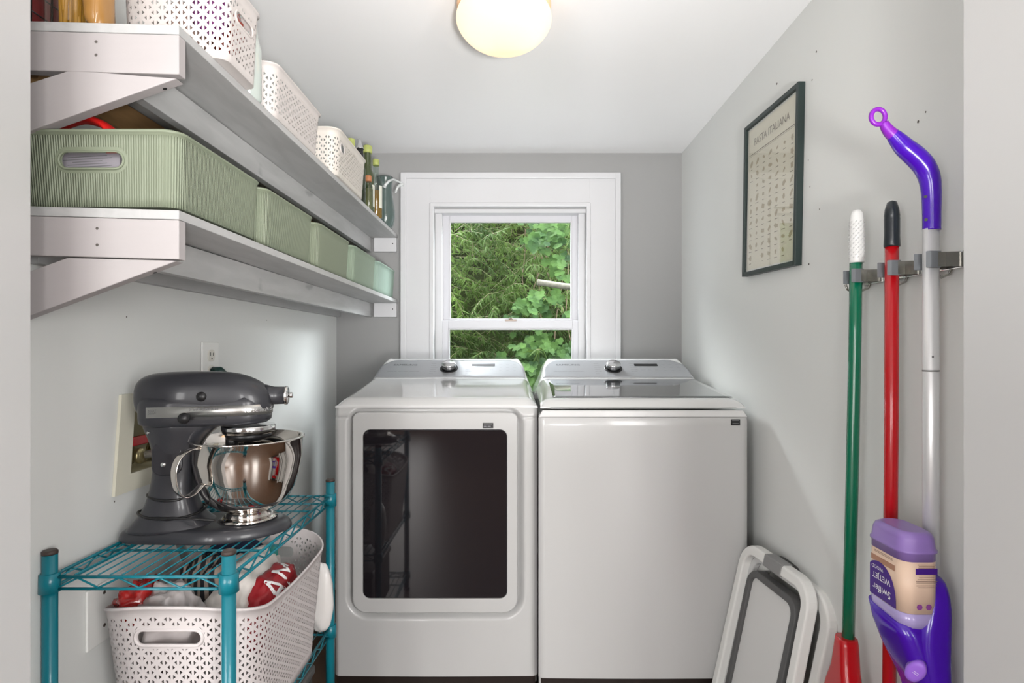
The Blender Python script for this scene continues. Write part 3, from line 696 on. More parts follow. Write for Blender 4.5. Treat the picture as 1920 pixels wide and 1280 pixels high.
# washing machine supply box
t = thing('supply_valve_box', 'cream plastic laundry supply box recessed in the wall behind the mixer', 'valve box', (LW, 1.36, .85))
mm = MB(); tl_ = 0.02
def fr(y, z): return (LW + .0006, y + (z - .95) * .10, z)
yo0, yo1, zo0, zo1 = 1.222, 1.545, .849, 1.068
yi0, yi1, zi0, zi1 = 1.268, 1.494, .888, 1.026
for quadp in ([(yo0, zo0), (yi0, zi0), (yi0, zi1), (yo0, zo1)], [(yi1, zi0), (yo1, zo0), (yo1, zo1), (yi1, zi1)], [(yo0, zo0), (yo1, zo0), (yi1, zi0), (yi0, zi0)], [(yi0, zi1), (yi1, zi1), (yo1, zo1), (yo0, zo1)]):
    mm.prism([fr(a, b) for a, b in quadp], (.007, 0, 0))
obj('box_frame', mm, CREAM, t, 0)
mm = MB(); x0, x1 = LW - .095, LW + .0006
mm.box(x0 - .004, x0, yi0 - .004, yi1 + .004, HZ0 + .001, HZ1 - .001)
mm.box(x0, x1, HY0 + .001, HY0 + .005, HZ0 + .001, HZ1 - .001); mm.box(x0, x1, HY1 - .005, HY1 - .001, HZ0 + .001, HZ1 - .001)
mm.box(x0, x1, HY0 + .005, HY1 - .005, HZ0 + .001, HZ0 + .005); mm.box(x0, x1, HY0 + .005, HY1 - .005, HZ1 - .005, HZ1 - .001)
obj('box_inside', mm, CREAMIN, t)
for yv, col, nm in ((1.335, RED, 'red_lever'), (1.430, pm('blue_plastic', (0.01, .10, .35), .35), 'blue_lever')):
    v = obj('brass_valve', MB().lathe([(.010, -.03), (.022, -.025), (.022, -.012), (.014, -.008), (.014, .004), (.019, .006), (.019, .014), (.010, .016)], (LW - .03, yv, .915), 20, 'x'), pm('brass', (.42, .36, .20), .35, metal=.8), t)
    obj('valve_lever', MB().box(LW - .030, LW - .018, yv - .035, yv + .035, .940, .962), col, v, .003)
hp = [(LW - .015, 1.345, .915), (LW + .006, 1.352, .918), (LW + .024, 1.362, .905), (LW + .030, 1.368, .87), (LW + .030, 1.37, .80), (LW + .03, 1.40, .70), (LW + .03, 1.50, .5), (LW + .03, 1.62, .2)]
obj('supply_hose', MB().tube(hp, .010, 12), pm('braided_hose', (.45, .45, .44), .4, metal=.5, bump=.5, bscale=400), t)

# ------------------------------------------------------------------ teal wire rack
RX0, RX1, RY0, RY1 = -0.861, -0.530, 1.035, 1.600
rack = thing('wire_rack', 'teal wire shelving rack in the left corner carrying the stand mixer', 'rack', (-0.695, 1.32, 0))
PCAP = pm('post_cap', (.05, .035, .03), .5)
for (x, y) in ((RX0, RY0), (RX1, RY0), (RX1, RY1), (RX0, RY1)):
    p_ = obj('post', MB().lathe([(.0123, .012), (.0123, .790)], (x, y, 0), 24), TEAL, rack)
    obj('post_cap', MB().lathe([(.0127, .7903), (.0127, .7955), (.010, .798)], (x, y, 0), 24), PCAP, p_)
    obj('post_foot', MB().lathe([(.014, 0), (.014, .012), (.008, .0118)], (x, y, 0), 20), BLACK, p_)
for zt in (.752, .378, .085):
    sh = MB()
    for k in range(14): x = RX0 + .022 + (RX1 - RX0 - .044) * k / 13; sh.tube([(x, RY0 + .002, zt - .001), (x, RY1 - .002, zt - .001)], .0016, 6)
    for k in range(1, 4): y = RY0 + (RY1 - RY0) * k / 4; sh.tube([(RX0 + .002, y, zt - .006), (RX1 - .002, y, zt - .006)], .0028, 8)
    so = obj('wire_shelf', sh, TEAL, rack)
    for (a, b) in (((RX0, RY0), (RX1, RY0)), ((RX1, RY0), (RX1, RY1)), ((RX1, RY1), (RX0, RY1)), ((RX0, RY1), (RX0, RY0))):
        A, B = Vector((*a, 0)), Vector((*b, 0)); d = (B - A).normalized(); A += d * .014; B -= d * .014; L_ = (B - A).length
        e = MB(); e.tube([A + Vector((0, 0, zt - .004)), B + Vector((0, 0, zt - .004))], .0032, 8); e.tube([A + Vector((0, 0, zt - .026)), B + Vector((0, 0, zt - .026))], .0030, 8)
        n = max(4, round(L_ / .036)); n += n % 2
        zz = [A + d * (L_ * (i / n)) + Vector((0, 0, zt - (.006 if i % 2 else .024))) for i in range(n + 1)]
        fine = []
        for i in range(n):
            for k in range(4): fine.append(zz[i].lerp(zz[i + 1], sstep(k / 4) * .6 + k / 4 * .4))
        e.tube(fine + [zz[-1]], .0019, 6); obj('truss_rail', e, TEAL, so)
    for (x, y) in ((RX0, RY0), (RX1, RY0), (RX1, RY1), (RX0, RY1)):
        obj('collar', MB().lathe([(.0145, zt - .031), (.0175, zt - .031), (.0165, zt + .003), (.0135, zt + .004)], (x, y, 0), 24), TEAL, so)

# ------------------------------------------------------------------ stand mixer
MZ = 0.7535
mix = thing('stand_mixer', 'charcoal grey tilt head stand mixer with steel bowl on the teal rack', 'mixer', (-0.6875, 1.255, MZ), R(14))
def sup(cx, cz, hw, hh, n=28, e=2.4):
    out = []
    for k in range(n):
        a = 2 * PI * k / n; c, s_ = math.cos(a), math.sin(a)
        out.append((cx, math.copysign(abs(c) ** (2 / e), c) * hw, cz + math.copysign(abs(s_) ** (2 / e), s_) * hh))
    return out
st = [(-.143, .312, .012, .014), (-.141, .311, .026, .028), (-.134, .310, .037, .041), (-.12, .309, .047, .050), (-.10, .309, .053, .055), (-.06, .309, .057, .057), (0, .309, .058, .057), (.045, .308, .058, .057), (.080, .305, .056, .051), (.103, .301, .050, .043), (.120, .297, .041, .034), (.129, .295, .032, .026), (.134, .294, .018, .015)]
head = obj('mixer_head', MB().loft([sup(x, z, hw, hh) for x, z, hw, hh in st]), MIXER, mix, local=True, sub=1)
def shoe(x0, x1, hw, n=14, rb=.03):
    pts = []
    for k in range(n * 2 + 1): a = R(-90 + 180 * k / (2 * n)); pts.append((x1 - hw + math.cos(a) * hw, math.sin(a) * hw))
    for k in range(n + 1): a = R(90 + 90 * k / n); pts.append((x0 + rb + math.cos(a) * rb, hw - rb + math.sin(a) * rb))
    for k in range(n + 1): a = R(180 + 90 * k / n); pts.append((x0 + rb + math.cos(a) * rb, -hw + rb + math.sin(a) * rb))
    return pts
lo = [[(x * s_ + o_, y * s_, z) for x, y in shoe(-.130, .131, .0565)] for z, s_, o_ in ((.247, .80, .0), (.250, .93, 0), (.256, .99, 0), (.266, 1, 0), (.297, 1, 0), (.310, .97, 0))]
obj('head_underside', MB().loft(lo), MIXER, head, local=True)
bs = [p_ for p_ in shoe(-.130, .131, .0565) if p_[0] > -.108]
nfront = [p_ for p_ in bs]
# order: starts at lower side of the nose going round to the far side
sidepts = [(-.105, -.0565)] + [p_ for p_ in shoe(-.130, .131, .0565)[:29]] + [(-.105, .0565)]
band = MB(); off = 1.02
n_ = len(sidepts)
for z in (.2700, .2925):
    for (x, y) in sidepts: band.v.append(Vector((x + (.0012 if x > .08 else 0), y * off, z)))
for i in range(n_ - 1): band.f.append([i, i + 1, n_ + i + 1, n_ + i]); band.sm.append(True)
bo = obj('trim_band', band, BRUSHED, head, local=True); sol = bo.modifiers.new('solid', 'SOLIDIFY'); sol.thickness = .0012; sol.offset = 0
tx = MB()
yb = -.0565 * off - .0010
text(tx, '0  STIR 2 4 6 8 10', .0078, (.005, yb, .2860), (1, 0, 0), (0, 0, 1)); text(tx, '.    .    .    .    .', .009, (.012, yb, .2785), (1, 0, 0), (0, 0, 1)); text(tx, '4.5QT\n250W', .006, (-.093, yb, .2825), (1, 0, 0), (0, 0, 1))
obj('scale_print', tx, GREYINK, bo, local=True)
tx = MB(); a = R(-52); nx, ny = math.cos(a), math.sin(a)
for ch, ang in zip('KitchenAid', [-76 + i * 6.2 for i in range(10)]):
    a = R(ang); cx_, cy_ = .131 - .0565 + math.cos(a) * .0600 + .001, math.sin(a) * .0600
    text(tx, ch, .013, (cx_, cy_, .2813), (-math.sin(a), math.cos(a), 0), (0, 0, 1))
obj('nose_print', tx, pm('silver_relief', (.75, .75, .75), .25, metal=.8), bo, local=True)
obj('speed_knob', MB().lathe([(.0, -.017), (.010, -.016), (.012, -.010), (.010, 0), (.008, .004)], (-.030, -.060, .2690), 20, 'y'), BLACK, head, local=True)
obj('speed_slot', MB().box(-.028, .048, -.0592, -.0565, .2645, .2695), BLACK, head, local=True)
obj('lock_knob', MB().lathe([(.0, -.0045), (.0095, -.004), (.0105, -.001), (.0105, .02)], (.0, -.0555, .313), 22, 'y'), BLACK, head, local=True)
obj('hub_collar', MB().lathe([(.026, .118), (.0225, .128), (.0205, .136), (.020, .158)], (0, 0, .3085), 28, 'x'), MIXER, head, local=True)
hc = obj('hub_cap', MB().lathe([(.0205, .1585), (.0215, .1595), (.0215, .1650), (.018, .1665), (0, .1668)], (0, 0, .3085), 28, 'x'), CHROME, head, local=True)
obj('hub_screw', MB().lathe([(.004, .1668), (.007, .172), (.006, .176), (0, .177)], (0, 0, .3085), 14, 'x'), CHROME, hc, local=True)
BX = .082
obj('planetary_ring', MB().lathe([(.050, .244), (.0555, .243), (.0565, .240), (.0565, .228), (.054, .2255), (.046, .225)], (BX, 0, 0), 44), CHROME, head, local=True)
obj('planetary_hub', MB().lathe([(.050, .2254), (.047, .214), (.030, .208), (.014, .206), (.010, .203), (.010, .120)], (BX, 0, 0), 36), BLACK, head, local=True)
obj('beater_shaft', MB().lathe([(.0135, .224), (.0135, .196), (.009, .192), (.009, .15)], (BX - .032, -.012, 0), 18), BLACK, head, local=True)
# pedestal and foot as one casting
def ped(z, x0, x1, hw, e=3.0, n=36):
    cx, hx = (x0 + x1) / 2, (x1 - x0) / 2; out = []
    for k in range(n):
        a = 2 * PI * k / n; c, s_ = math.cos(a), math.sin(a)
        out.append((cx + math.copysign(abs(c) ** (2 / e), c) * hx, math.copysign(abs(s_) ** (2 / e), s_) * hw, z))
    return out
rings = [ped(.020, -.165, .03, .066), ped(.032, -.155, .01, .060), ped(.045, -.143, -.005, .053), ped(.065, -.128, -.018, .046), ped(.095, -.117, -.028, .041), ped(.130, -.110, -.030, .038), ped(.165, -.107, -.028, .038), ped(.200, -.110, -.016, .040), ped(.225, -.118, .000, .044), ped(.248, -.128, .030, .050), ped(.26, -.128, .04, .050)]
obj('pedestal', MB().loft(rings), MIXER, mix, local=True, sub=1)
foot = []
def footplan(s_, z, n=48):
    out = []
    for k in range(n):
        a = 2 * PI * k / n; c, q = math.cos(a), math.sin(a)
        # support function blend between rear lobe and round front
        rx = .0; pts = None
        x = c * .175; hw = .066 + (.095 - .066) * sstep((x + .10) / .16)
        y = math.copysign(abs(q) ** .8, q) * hw if c < 0 else q * hw * (1 if c < .35 else 1)
        out.append((x * s_ if x > 0 else x * (s_ * .98 + .02 * s_), y * s_, z))
    return out
obj('foot', MB().loft([footplan(.95, .001), footplan(.995, .004), footplan(1.0, .010), footplan(.985, .019), footplan(.93, .027), footplan(.84, .031), footplan(.5, .032)]), MIXER, mix, local=True, sub=1)
obj('hinge_cover', MB().prism([(-.072 + x, -.0395, .180 + z) for x, z in rr(.060, .075, .022, 6)], (0, .079, 0)), pm('mixer_dark', (.03, .03, .035), .3), mix, .004, local=True)
obj('hinge_pin', MB().lathe([(0, -.0425), (.005, -.042), (.005, -.038)], (-.078, 0, .168), 14, 'y'), CHROME, mix, local=True)
obj('lock_lever', MB().lathe([(0, -.006), (.003, -.005), (.003, .01)], (-.104, -.044, .238), 12, 'y'), CHROME, mix, local=True)
for zc, hx, hw, cx in ((.095, .0475, .0435, -.0725), (.058, .066, .052, -.072)):
    pts = [(cx + math.cos(2 * PI * k / 40) * hx, math.sin(2 * PI * k / 40) * hw * 1.06, zc + .004 * math.sin(4 * PI * k / 40 + 1)) for k in range(40)]
    obj('wound_cord', MB().loop(pts, .0028, 8), BLACK, mix, local=True)
obj('wound_cord', MB().tube([(-.10, -.050, .058), (-.05, -.058, .056), (-.01, -.064, .054), (.03, -.072, .050)], .0028, 8), BLACK, mix, local=True)
# bowl
bowl = obj('steel_bowl', MB().lathe([(.050, .032), (.052, .034), (.047, .042), (.0445, .050), (.050, .056), (.068, .063), (.086, .078), (.099, .102), (.108, .135), (.1135, .170), (.1155, .210), (.1195, .2125), (.1195, .2155), (.1145, .2155), (.1125, .170), (.107, .135), (.098, .103), (.085, .080), (.06, .064), (.0001, .060)], (BX, 0, 0), 72), STEEL, mix, local=True)
obj('bowl_base_ring', MB().lathe([(.060, .0322), (.062, .034), (.054, .037), (.051, .040)], (BX, 0, 0), 48), STEEL, bowl, local=True)
hd = Vector((math.cos(R(224)), math.sin(R(224)), 0))
hpts = [(.112, .205), (.128, .207), (.146, .200), (.158, .185), (.163, .165), (.161, .140), (.154, .120), (.142, .110), (.128, .112), (.116, .120), (.106, .130)]
sm = []
for i in range(len(hpts) - 1):
    for k in range(3):
        t0 = k / 3; p0, p1, p2, p3 = [Vector(hpts[max(0, min(len(hpts) - 1, i + j))]) for j in (-1, 0, 1, 2)]
        sm.append(0.5 * ((2 * p1) + (p2 - p0) * t0 + (2 * p0 - 5 * p1 + 4 * p2 - p3) * t0 ** 2 + (3 * p1 - p0 - 3 * p2 + p3) * t0 ** 3))
sm.append(Vector(hpts[-1]))
obj('bowl_handle', MB().tube([Vector((BX, 0, 0)) + hd * q.x + Vector((0, 0, q.y)) for q in sm], .01, 14, flat=(.0115, .0022), up=(-hd.y, hd.x, 0)), STEEL, bowl, local=True)

# ------------------------------------------------------------------ big basket with bags on the rack
t = thing('laundry_basket', 'big white lattice basket of bags on the teal rack below the mixer', 'basket', (-0.664, 1.300, .3795))
bW, bL, bH = .318, .466, .268
zrf = lambda x, y: .020 * (abs(y) / (bL / 2)) ** 2 * 1.0 - .018 * (abs(x) / (bW / 2)) ** 3 + .006
mb, per = tub(bW, bL, bH, .085, .13, .001, 14, zr=zrf, lip=.003)
m = lattice_mat('lattice_plastic_big', (.63, .585, .58), bH, [(0, bH - .052, .062, .0125), (per, bH - .052, .062, .0125), (per / 2, bH - .052, .060, .0125)], .0290, .0178, top=.014, bot=.02)
obj('basket_body', mb, m, t, local=True)
fy = -bL / 2 * (1 - .13 * (.052 / bH)) - .0006
obj('handle_rim', MB().loop(capsule_ring((0, fy, (bH + .026) * (1 - .052 / bH)), (1, 0, 0), (0, 0, 1), .0645, .0150, 0), .0035, 8, up=(0, 1, 0)), pm('lattice_rim_big', (.63, .585, .58), .5), t, local=True)
def bag(name, label, c, r, mat, seed, amp=.2, p=2.4):
    o = obj(name, MB().blob(c, r, 24, 36, seed, amp, 2.6, p), mat); return tag(o, label, 'bag')
FOIL = pm('red_foil', (.42, .012, .010), .25, coat=.6, var=.3, vscale=20)
bag('snack_bag', 'crumpled shiny red snack bag at the left of the laundry basket', (-.770, 1.150, .645), (.036, .045, .045), FOIL, 2, .35)
bag('clear_bag', 'clear crinkled plastic bag between the red bag and the striped cloth', (-.700, 1.135, .600), (.060, .045, .085), pm('clear_plastic', (.60, .55, .54), .12, coat=.8, trans=.35), 5, .3)
DST = bpy.data.materials.new('striped_cloth'); DST.use_nodes = True; nt = DST.node_tree; p = nt.nodes['Principled BSDF']; p.inputs['Roughness'].default_value = .8
tc = nt.nodes.new('ShaderNodeTexCoord'); wv = nt.nodes.new('ShaderNodeTexWave'); wv.inputs['Scale'].default_value = 22; wv.inputs['Distortion'].default_value = 1.5; cr = nt.nodes.new('ShaderNodeValToRGB')
cr.color_ramp.elements[0].position = .5; cr.color_ramp.elements[0].color = (.012, .011, .014, 1); cr.color_ramp.elements[1].position = .72; cr.color_ramp.elements[1].color = (.30, .24, .20, 1)
nt.links.new(tc.outputs['Object'], wv.inputs[0]); nt.links.new(wv.outputs[0], cr.inputs[0]); nt.links.new(cr.outputs[0], p.inputs['Base Color'])
bag('striped_bag', 'dark striped fabric bag in the middle of the laundry basket', (-.690, 1.245, .620), (.055, .050, .085), DST, 8, .2)
bag('navy_bag', 'navy blue fabric bag behind the striped one in the laundry basket', (-.690, 1.370, .610), (.080, .075, .085), pm('navy_cloth', (.006, .012, .045), .8), 11, .15, 2.8)
WBAG = pm('white_bag', (.68, .64, .60), .35, var=.1, vscale=15)
bag('grocery_bag', 'white plastic grocery bag at the right side of the laundry basket', (-.625, 1.300, .602), (.058, .125, .085), WBAG, 14, .22)
t = thing('printed_bag', 'red bag with white block letters at the right of the laundry basket', 'bag', (-.575, 1.25, .5))
from mathutils.bvhtree import BVHTree
mm = MB().blob((-.562, 1.292, .575), (.036, .100, .082), 30, 44, 17, .14, 2.2, 2.8); rb = obj('bag_body', mm, pm('red_bag', (.30, .010, .016), .4, var=.25, vscale=25, bump=.5, bscale=40), t)
tree = BVHTree.FromPolygons(mm.v, mm.f)
nv = Vector((.45, -.62, .64)).normalized(); exv = Vector((.15, .80, .45)); exv = (exv - nv * exv.dot(nv)).normalized(); eyv = nv.cross(exv)
tm = text(MB(), 'AM', .088, Vector((-.545, 1.305, .622)) + nv * .1, exv, eyv, sx=.95)
bm = bmesh.new(); vv = [bm.verts.new(v) for v in tm.v]
for f in tm.f: bm.faces.new([vv[i] for i in f])
bmesh.ops.triangulate(bm, faces=bm.faces); bmesh.ops.subdivide_edges(bm, edges=[e for e in bm.edges if e.calc_length() > .012], cuts=3, use_grid_fill=False); bmesh.ops.triangulate(bm, faces=bm.faces)
bm.verts.index_update(); tm = MB(); hit = []
for v in bm.verts:
    h = tree.ray_cast(v.co, -nv); hit.append(h[0] is not None); tm.v.append((h[0] + nv * .0022) if h[0] is not None else v.co.copy())
for f in bm.faces:
    if all(hit[v.index] for v in f.verts): tm.f.append([v.index for v in f.verts]); tm.sm.append(False)
bm.free(); obj('bag_print', tm, WINK, rb)
o = obj('teal_box', MB().box(-.655, -.625, 1.440, 1.475, .40, .655), pm('teal_carton', (.03, .30, .26), .5), None, .002); tag(o, 'small teal carton standing at the back of the laundry basket', 'carton')
o = obj('bulging_bag', MB().blob((-.541, 1.560, .476), (.032, .022, .096), 20, 28, 23, .08, 2, 2.3), pm('smooth_white_plastic', (.78, .76, .74), .25, coat=.3)); tag(o, 'smooth white plastic bag squeezed between the laundry basket and the back post', 'bag')
t = thing('dark_box', 'dark grey lidded box on the bottom tier of the teal rack', 'box', (-.68, 1.40, .0865))
obj('box_body', MB().box(-.80, -.565, 1.25, 1.56, .0868, .262), pm('dark_box_plastic', (.05, .043, .040), .4), t, .006)
obj('box_lid', MB().box(-.806, -.559, 1.244, 1.566, .2625, .290), pm('dark_box_lid', (.09, .085, .08), .35), t, .008, 3)

# ------------------------------------------------------------------ dryer and washer
def deck_z(d, d0, top0=.998):
    """height of the top cover along its depth"""
    t_ = max(0, min(1, (d - d0) / .05)); base = top0 - .028 * (1 - math.sin(t_ * PI / 2)) ** 1.0
    return base + (1.047 - top0) * max(0, min(1, (d - d0 - .02) / (2.27 - d0 - .02)))
def console_h(d, u):
    ramp = (d - 2.272) * .53; ramp = max(0, min(ramp, .0775))
    if d > 2.425: ramp = .0775 - max(0, (d - 2.46)) * 1.2
    side = (.332 - u) * 1.55
    k = .026; a, b = ramp, side
    h_ = max(0, min(1, .5 + .5 * (b - a) / k)); v = b * (1 - h_) + a * h_ - k * h_ * (1 - h_) * .5
    return max(0, v)
def top_z(x, d, xc, d0, low, top0):
    u = abs(x - xc); e = (.343 - u) / .045; e = max(0, min(1, e))
    z = low + (deck_z(d, d0, top0) - low) * math.sin(e * PI / 2) ** .75
    return z + console_h(d, u) * (1 if e >= 1 else sstep(e))
def top_mesh(xc, d0, d1, low, top0, nx=110, ny=110, skirt=.0, grow=0.0, x0=None, x1=None, lift=0.0, fd=None):
    x0 = xc - .343 if x0 is None else x0; x1 = xc + .343 if x1 is None else x1
    fd = d0 if fd is None else fd
    m = MB(); m.grid(lambda a, b: (x0 + (x1 - x0) * a, d0 + (d1 - d0) * b, top_z(x0 + (x1 - x0) * a, d0 + (d1 - d0) * b, xc, fd, low, top0) + lift), nx, ny)
    return m
def skirted(m, nx, ny, zlow):
    """close the height field down to zlow"""
    per = [i for i in range(nx + 1)] + [(j) * (nx + 1) + nx for j in range(1, ny + 1)] + [ny * (nx + 1) + i for i in range(nx - 1, -1, -1)] + [j * (nx + 1) for j in range(ny - 1, 0, -1)]
    b = len(m.v)
    for i in per: q = m.v[i].copy(); q.z = zlow; m.v.append(q)
    n = len(per)
    for k in range(n): m.f.append([per[k], per[(k + 1) % n], b + (k + 1) % n, b + k][::-1]); m.sm.append(False)
    m.f.append([b + k for k in range(n)]); m.sm.append(False)
    return m

def console(t, xc, lcd_mat):
    """silver fascia, display, knob and print on the sloped console"""
    nrm = Vector((0, -.468, .884)); ey = Vector((0, .884, .468)); ex = Vector((1, 0, 0))
    m = MB(); nx, ny = 90, 14
    def fn(a, b):
        d = 2.279 + (2.408 - 2.279) * b; hw = min(.312 - .022 * b, .332 - max(0, (d - 2.272) * .53) / 1.55 - .006); hw = min(hw, .308) - .034 * max(0, (b - .5) / .5) ** 2.6
        x = xc + (2 * a - 1) * hw; rc = .0
        if abs(2 * a - 1) > .93 and b > .5: pass
        return (x, d, top_z(x, d, xc, 1.885, .95, .998) + .0014)
    m.grid(fn, nx, ny); fa = obj('console_fascia', m, SILVER, t)
    so_ = fa.modifiers.new('solid', 'SOLIDIFY'); so_.thickness = .0016; so_.offset = -1
    def pt(px_off, b): d = 2.279 + (2.408 - 2.279) * b; return Vector((xc + px_off, d, 1.047 + (d - 2.272) * .53 + .0016))
    tx = MB(); text(tx, 'SAMSUNG', .0165, pt(-.197, .70), ex, ey, sx=1.35); obj('logo_print', tx, BLKINK, fa)
    tx = MB(); text(tx, 'VIBRATION REDUCTION TECHNOLOGY+' if lcd_mat is BLACK else 'SENSOR DRY   MULTI STEAM   SMART CARE', .0068, pt(-.197, .32), ex, ey, sx=1.0)
    for s_, xx, al in ((-1, -.088, 'LEFT'), (1, .062, 'LEFT')):
        words = ['Normal', 'Bedding', 'Heavy Duty', 'Delicates', 'Rinse+Spin', 'Quick'] if s_ < 0 else ['Towels', 'Active', 'Perm Press', 'Small Load', 'Self Clean', 'Air']
        for i, w_ in enumerate(words): text(tx, w_, .0062, pt(xx, .78 - i * .115), ex, ey, al)
    for i in range(3):
        for j in range(3): text(tx, ('Temp', 'Soil', 'Spin', 'Delay', 'Signal', 'Lock', 'Steam', 'Smart', 'Eco')[i * 3 + j], .0056, pt(.205 + .030 * i, .72 - .17 * j), ex, ey)
    for i in range(4): text(tx, ('Presoak', 'Deep Fill', 'Extra', 'Drain')[i], .0052, pt(.085 + .028 * i, .42), ex, ey)
    obj('control_print', tx, pm('pale_grey_ink', (.22, .22, .235), .5), fa)
    m = MB(); c = pt(.132, .70); quad(m, c, ex, ey, .098, .020, .0006); obj('display', m, lcd_mat, fa)
    kc = pt(-.010, .50); rot = ey.to_track_quat('Y', 'Z').to_matrix().to_4x4()
    def lat(prof, n=44):
        mm = MB().lathe(prof, (0, 0, 0), n); a = ex; b = ey; out = MB(); out.v = [kc + a * v.x + b * v.y + nrm * v.z for v in mm.v]; out.f = mm.f; out.sm = mm.sm; return out
    obj('knob_ring', lat([(.0375, 0), (.0375, .0022), (.0345, .0022)]), BLACK, fa)
    kn = obj('knob', lat([(.030, .002), (.0295, .012), (.0275, .018)]), pm('knob_side', (.16, .16, .165), .25, metal=.9), fa)
    obj('knob_face', lat([(.0275, .018), (.029, .020), (.029, .0245), (.0275, .026), (.0001, .0265)]), pm('knob_metal', (.72, .72, .73), .16, metal=1), kn)

# --- dryer
XD = -.269; DF = 1.885
dr = thing('clothes_dryer', 'white front loading clothes dryer with a dark glass door under the window', 'dryer', (XD, 2.2, 0))
obj('cabinet', MB().box(XD - .341, XD + .341, DF + .030, 2.565, .030, .968), WHITE, dr, .004)
dx0, dx1, dz0, dz1 = X(660, DF - .006), X(971, DF - .006), Z(1150, DF - .006), Z(773, DF - .006)
dcx, dcz, dhw, dhh = (dx0 + dx1) / 2, (dz0 + dz1) / 2, (dx1 - dx0) / 2, (dz1 - dz0) / 2
def rrsdf(x, z, rtop, rbot):
    r_ = rtop if z > dcz else rbot; qx, qz = abs(x - dcx) - dhw + r_, abs(z - dcz) - dhh + r_
    return math.hypot(max(qx, 0), max(qz, 0)) + min(max(qx, qz), 0) - r_
mb = MB(); nx, nz = 170, 220; zb, zt = .066, .974
def ffn(a, b):
    x = XD - .343 + .686 * a; z = zb + (zt - zb) * b; d = rrsdf(x, z, .045, .055)
    g = .022 * (1 - sstep((d - .004) / .022))
    e = min(x - XD + .343, XD + .343 - x); rd = .012 * (1 - math.sin(min(1, e / .016) * PI / 2))
    seam = .004 if abs(z - .937) < .0022 and d > .02 else 0
    topr = .020 * (1 - math.cos(max(0, (z - .945)) / .03 * PI / 2)) if z > .945 else 0
    bulge = -.004 * math.sin(a * PI)
    return (x, DF + g + rd + seam + topr * .6 + bulge + .004, z)
mb.grid(ffn, nx, nz); obj('front_panel', mb, WHITE, dr)
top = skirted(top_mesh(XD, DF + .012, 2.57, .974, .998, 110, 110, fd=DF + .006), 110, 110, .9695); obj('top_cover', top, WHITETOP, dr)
console(dr, XD, pm('display_off', (.10, .10, .11), .3))
obj('kick_plate', MB().box(XD - .335, XD + .335, DF + .012, DF + .03, .0, .064), DKPLINTH, dr)
def rpoly(cx, cz, hw, hh, rt, rb, y, n=10):
    pts = []
    for sx, sz, a0, r_ in ((1, -1, -90, rb), (1, 1, 0, rt), (-1, 1, 90, rt), (-1, -1, 180, rb)):
        for k in range(n + 1): a = R(a0 + 90 * k / n); pts.append((cx + sx * (hw - r_) + math.cos(a) * r_, y, cz + sz * (hh - r_) + math.sin(a) * r_))
    return pts
gx0, gx1, gz0, gz1 = X(680, DF - .006), X(951, DF - .006), Z(1122, DF - .006), Z(805, DF - .006)
gcx, gcz, ghw, ghh = (gx0 + gx1) / 2, (gz0 + gz1) / 2, (gx1 - gx0) / 2, (gz1 - gz0) / 2
rings = [rpoly(dcx, dcz, dhw - .002, dhh - .002, .022, .048, DF + .018), rpoly(dcx, dcz, dhw, dhh, .024, .05, DF + .004), rpoly(dcx, dcz, dhw - .001, dhh - .001, .023, .049, DF - .003), rpoly(dcx, dcz, dhw - .004, dhh - .004, .020, .046, DF - .0065),
         rpoly(gcx, gcz, ghw + .002, ghh + .002, .027, .027, DF - .0066), rpoly(gcx, gcz, ghw, ghh, .025, .025, DF - .0065), rpoly(gcx, gcz, ghw - .001, ghh - .001, .024, .024, DF + .002)]
dm = MB().loft(rings, caps=False, smooth=False)
door = obj('door', dm, WHITE, dr, .0012)
mg = MB().loft([rpoly(gcx, gcz, ghw - .0012, ghh - .0012, .024, .024, DF + .006), rpoly(gcx, gcz, ghw - .0012, ghh - .0012, .024, .024, DF - .0045), rpoly(gcx, gcz, ghw - .003, ghh - .003, .022, .022, DF - .0058)], smooth=False)
obj('door_window', mg, DOORGLASS, door)
lm = MB(); q = P(915, 797.5, DF - .0068); quad(lm, q, (1, 0, 0), (0, 0, 1), .036, .018, .0002); st_ = obj('energy_sticker', lm, BLACK, door)
lm = MB(); quad(lm, q + Vector((0, -.0006, .005)), (1, 0, 0), (0, 0, 1), .028, .0022); quad(lm, q + Vector((-.010, -.0006, -.003)), (1, 0, 0), (0, 0, 1), .009, .004); quad(lm, q + Vector((.004, -.0006, -.003)), (1, 0, 0), (0, 0, 1), .011, .004); obj('sticker_print', lm, GREYINK, st_)
# --- washer
XW = .418; WF = 1.832
wa = thing('washing_machine', 'white top loading washing machine with a grey glass lid beside the dryer', 'washer', (XW, 2.2, 0))
obj('cabinet', MB().box(XW - .341, XW + .341, WF + .016, 2.565, .030, .955), WHITE, wa, .004)
mb = MB()
def wfn(a, b):
    x = XW - .343 + .686 * a; z = .092 + (.944 - .092) * b; e = min(x - XW + .343, XW + .343 - x); rd = .010 * (1 - math.sin(min(1, e / .014) * PI / 2))
    tr = .004 * (1 - math.sin(min(1, (.944 - z) / .01) * PI / 2))
    return (x, WF + rd + tr - .004 * math.sin(a * PI), z)
mb.grid(wfn, 60, 60); obj('front_panel', mb, WHITE, wa)
obj('top_frame', MB().hexa([(XW - .343, WF + .003, .9445), (XW + .343, WF + .003, .9445), (XW + .343, 2.568, .9445), (XW - .343, 2.568, .9445), (XW - .330, WF + .008, .967), (XW + .330, WF + .008, .967), (XW + .340, 2.568, .967), (XW - .340, 2.568, .967)]), WHITETOP, wa, .003, 3)
lid0, lid1 = WF + .004, 2.262
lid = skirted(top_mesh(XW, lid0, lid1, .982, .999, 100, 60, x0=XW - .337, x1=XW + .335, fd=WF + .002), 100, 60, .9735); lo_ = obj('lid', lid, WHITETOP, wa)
gl = MB()
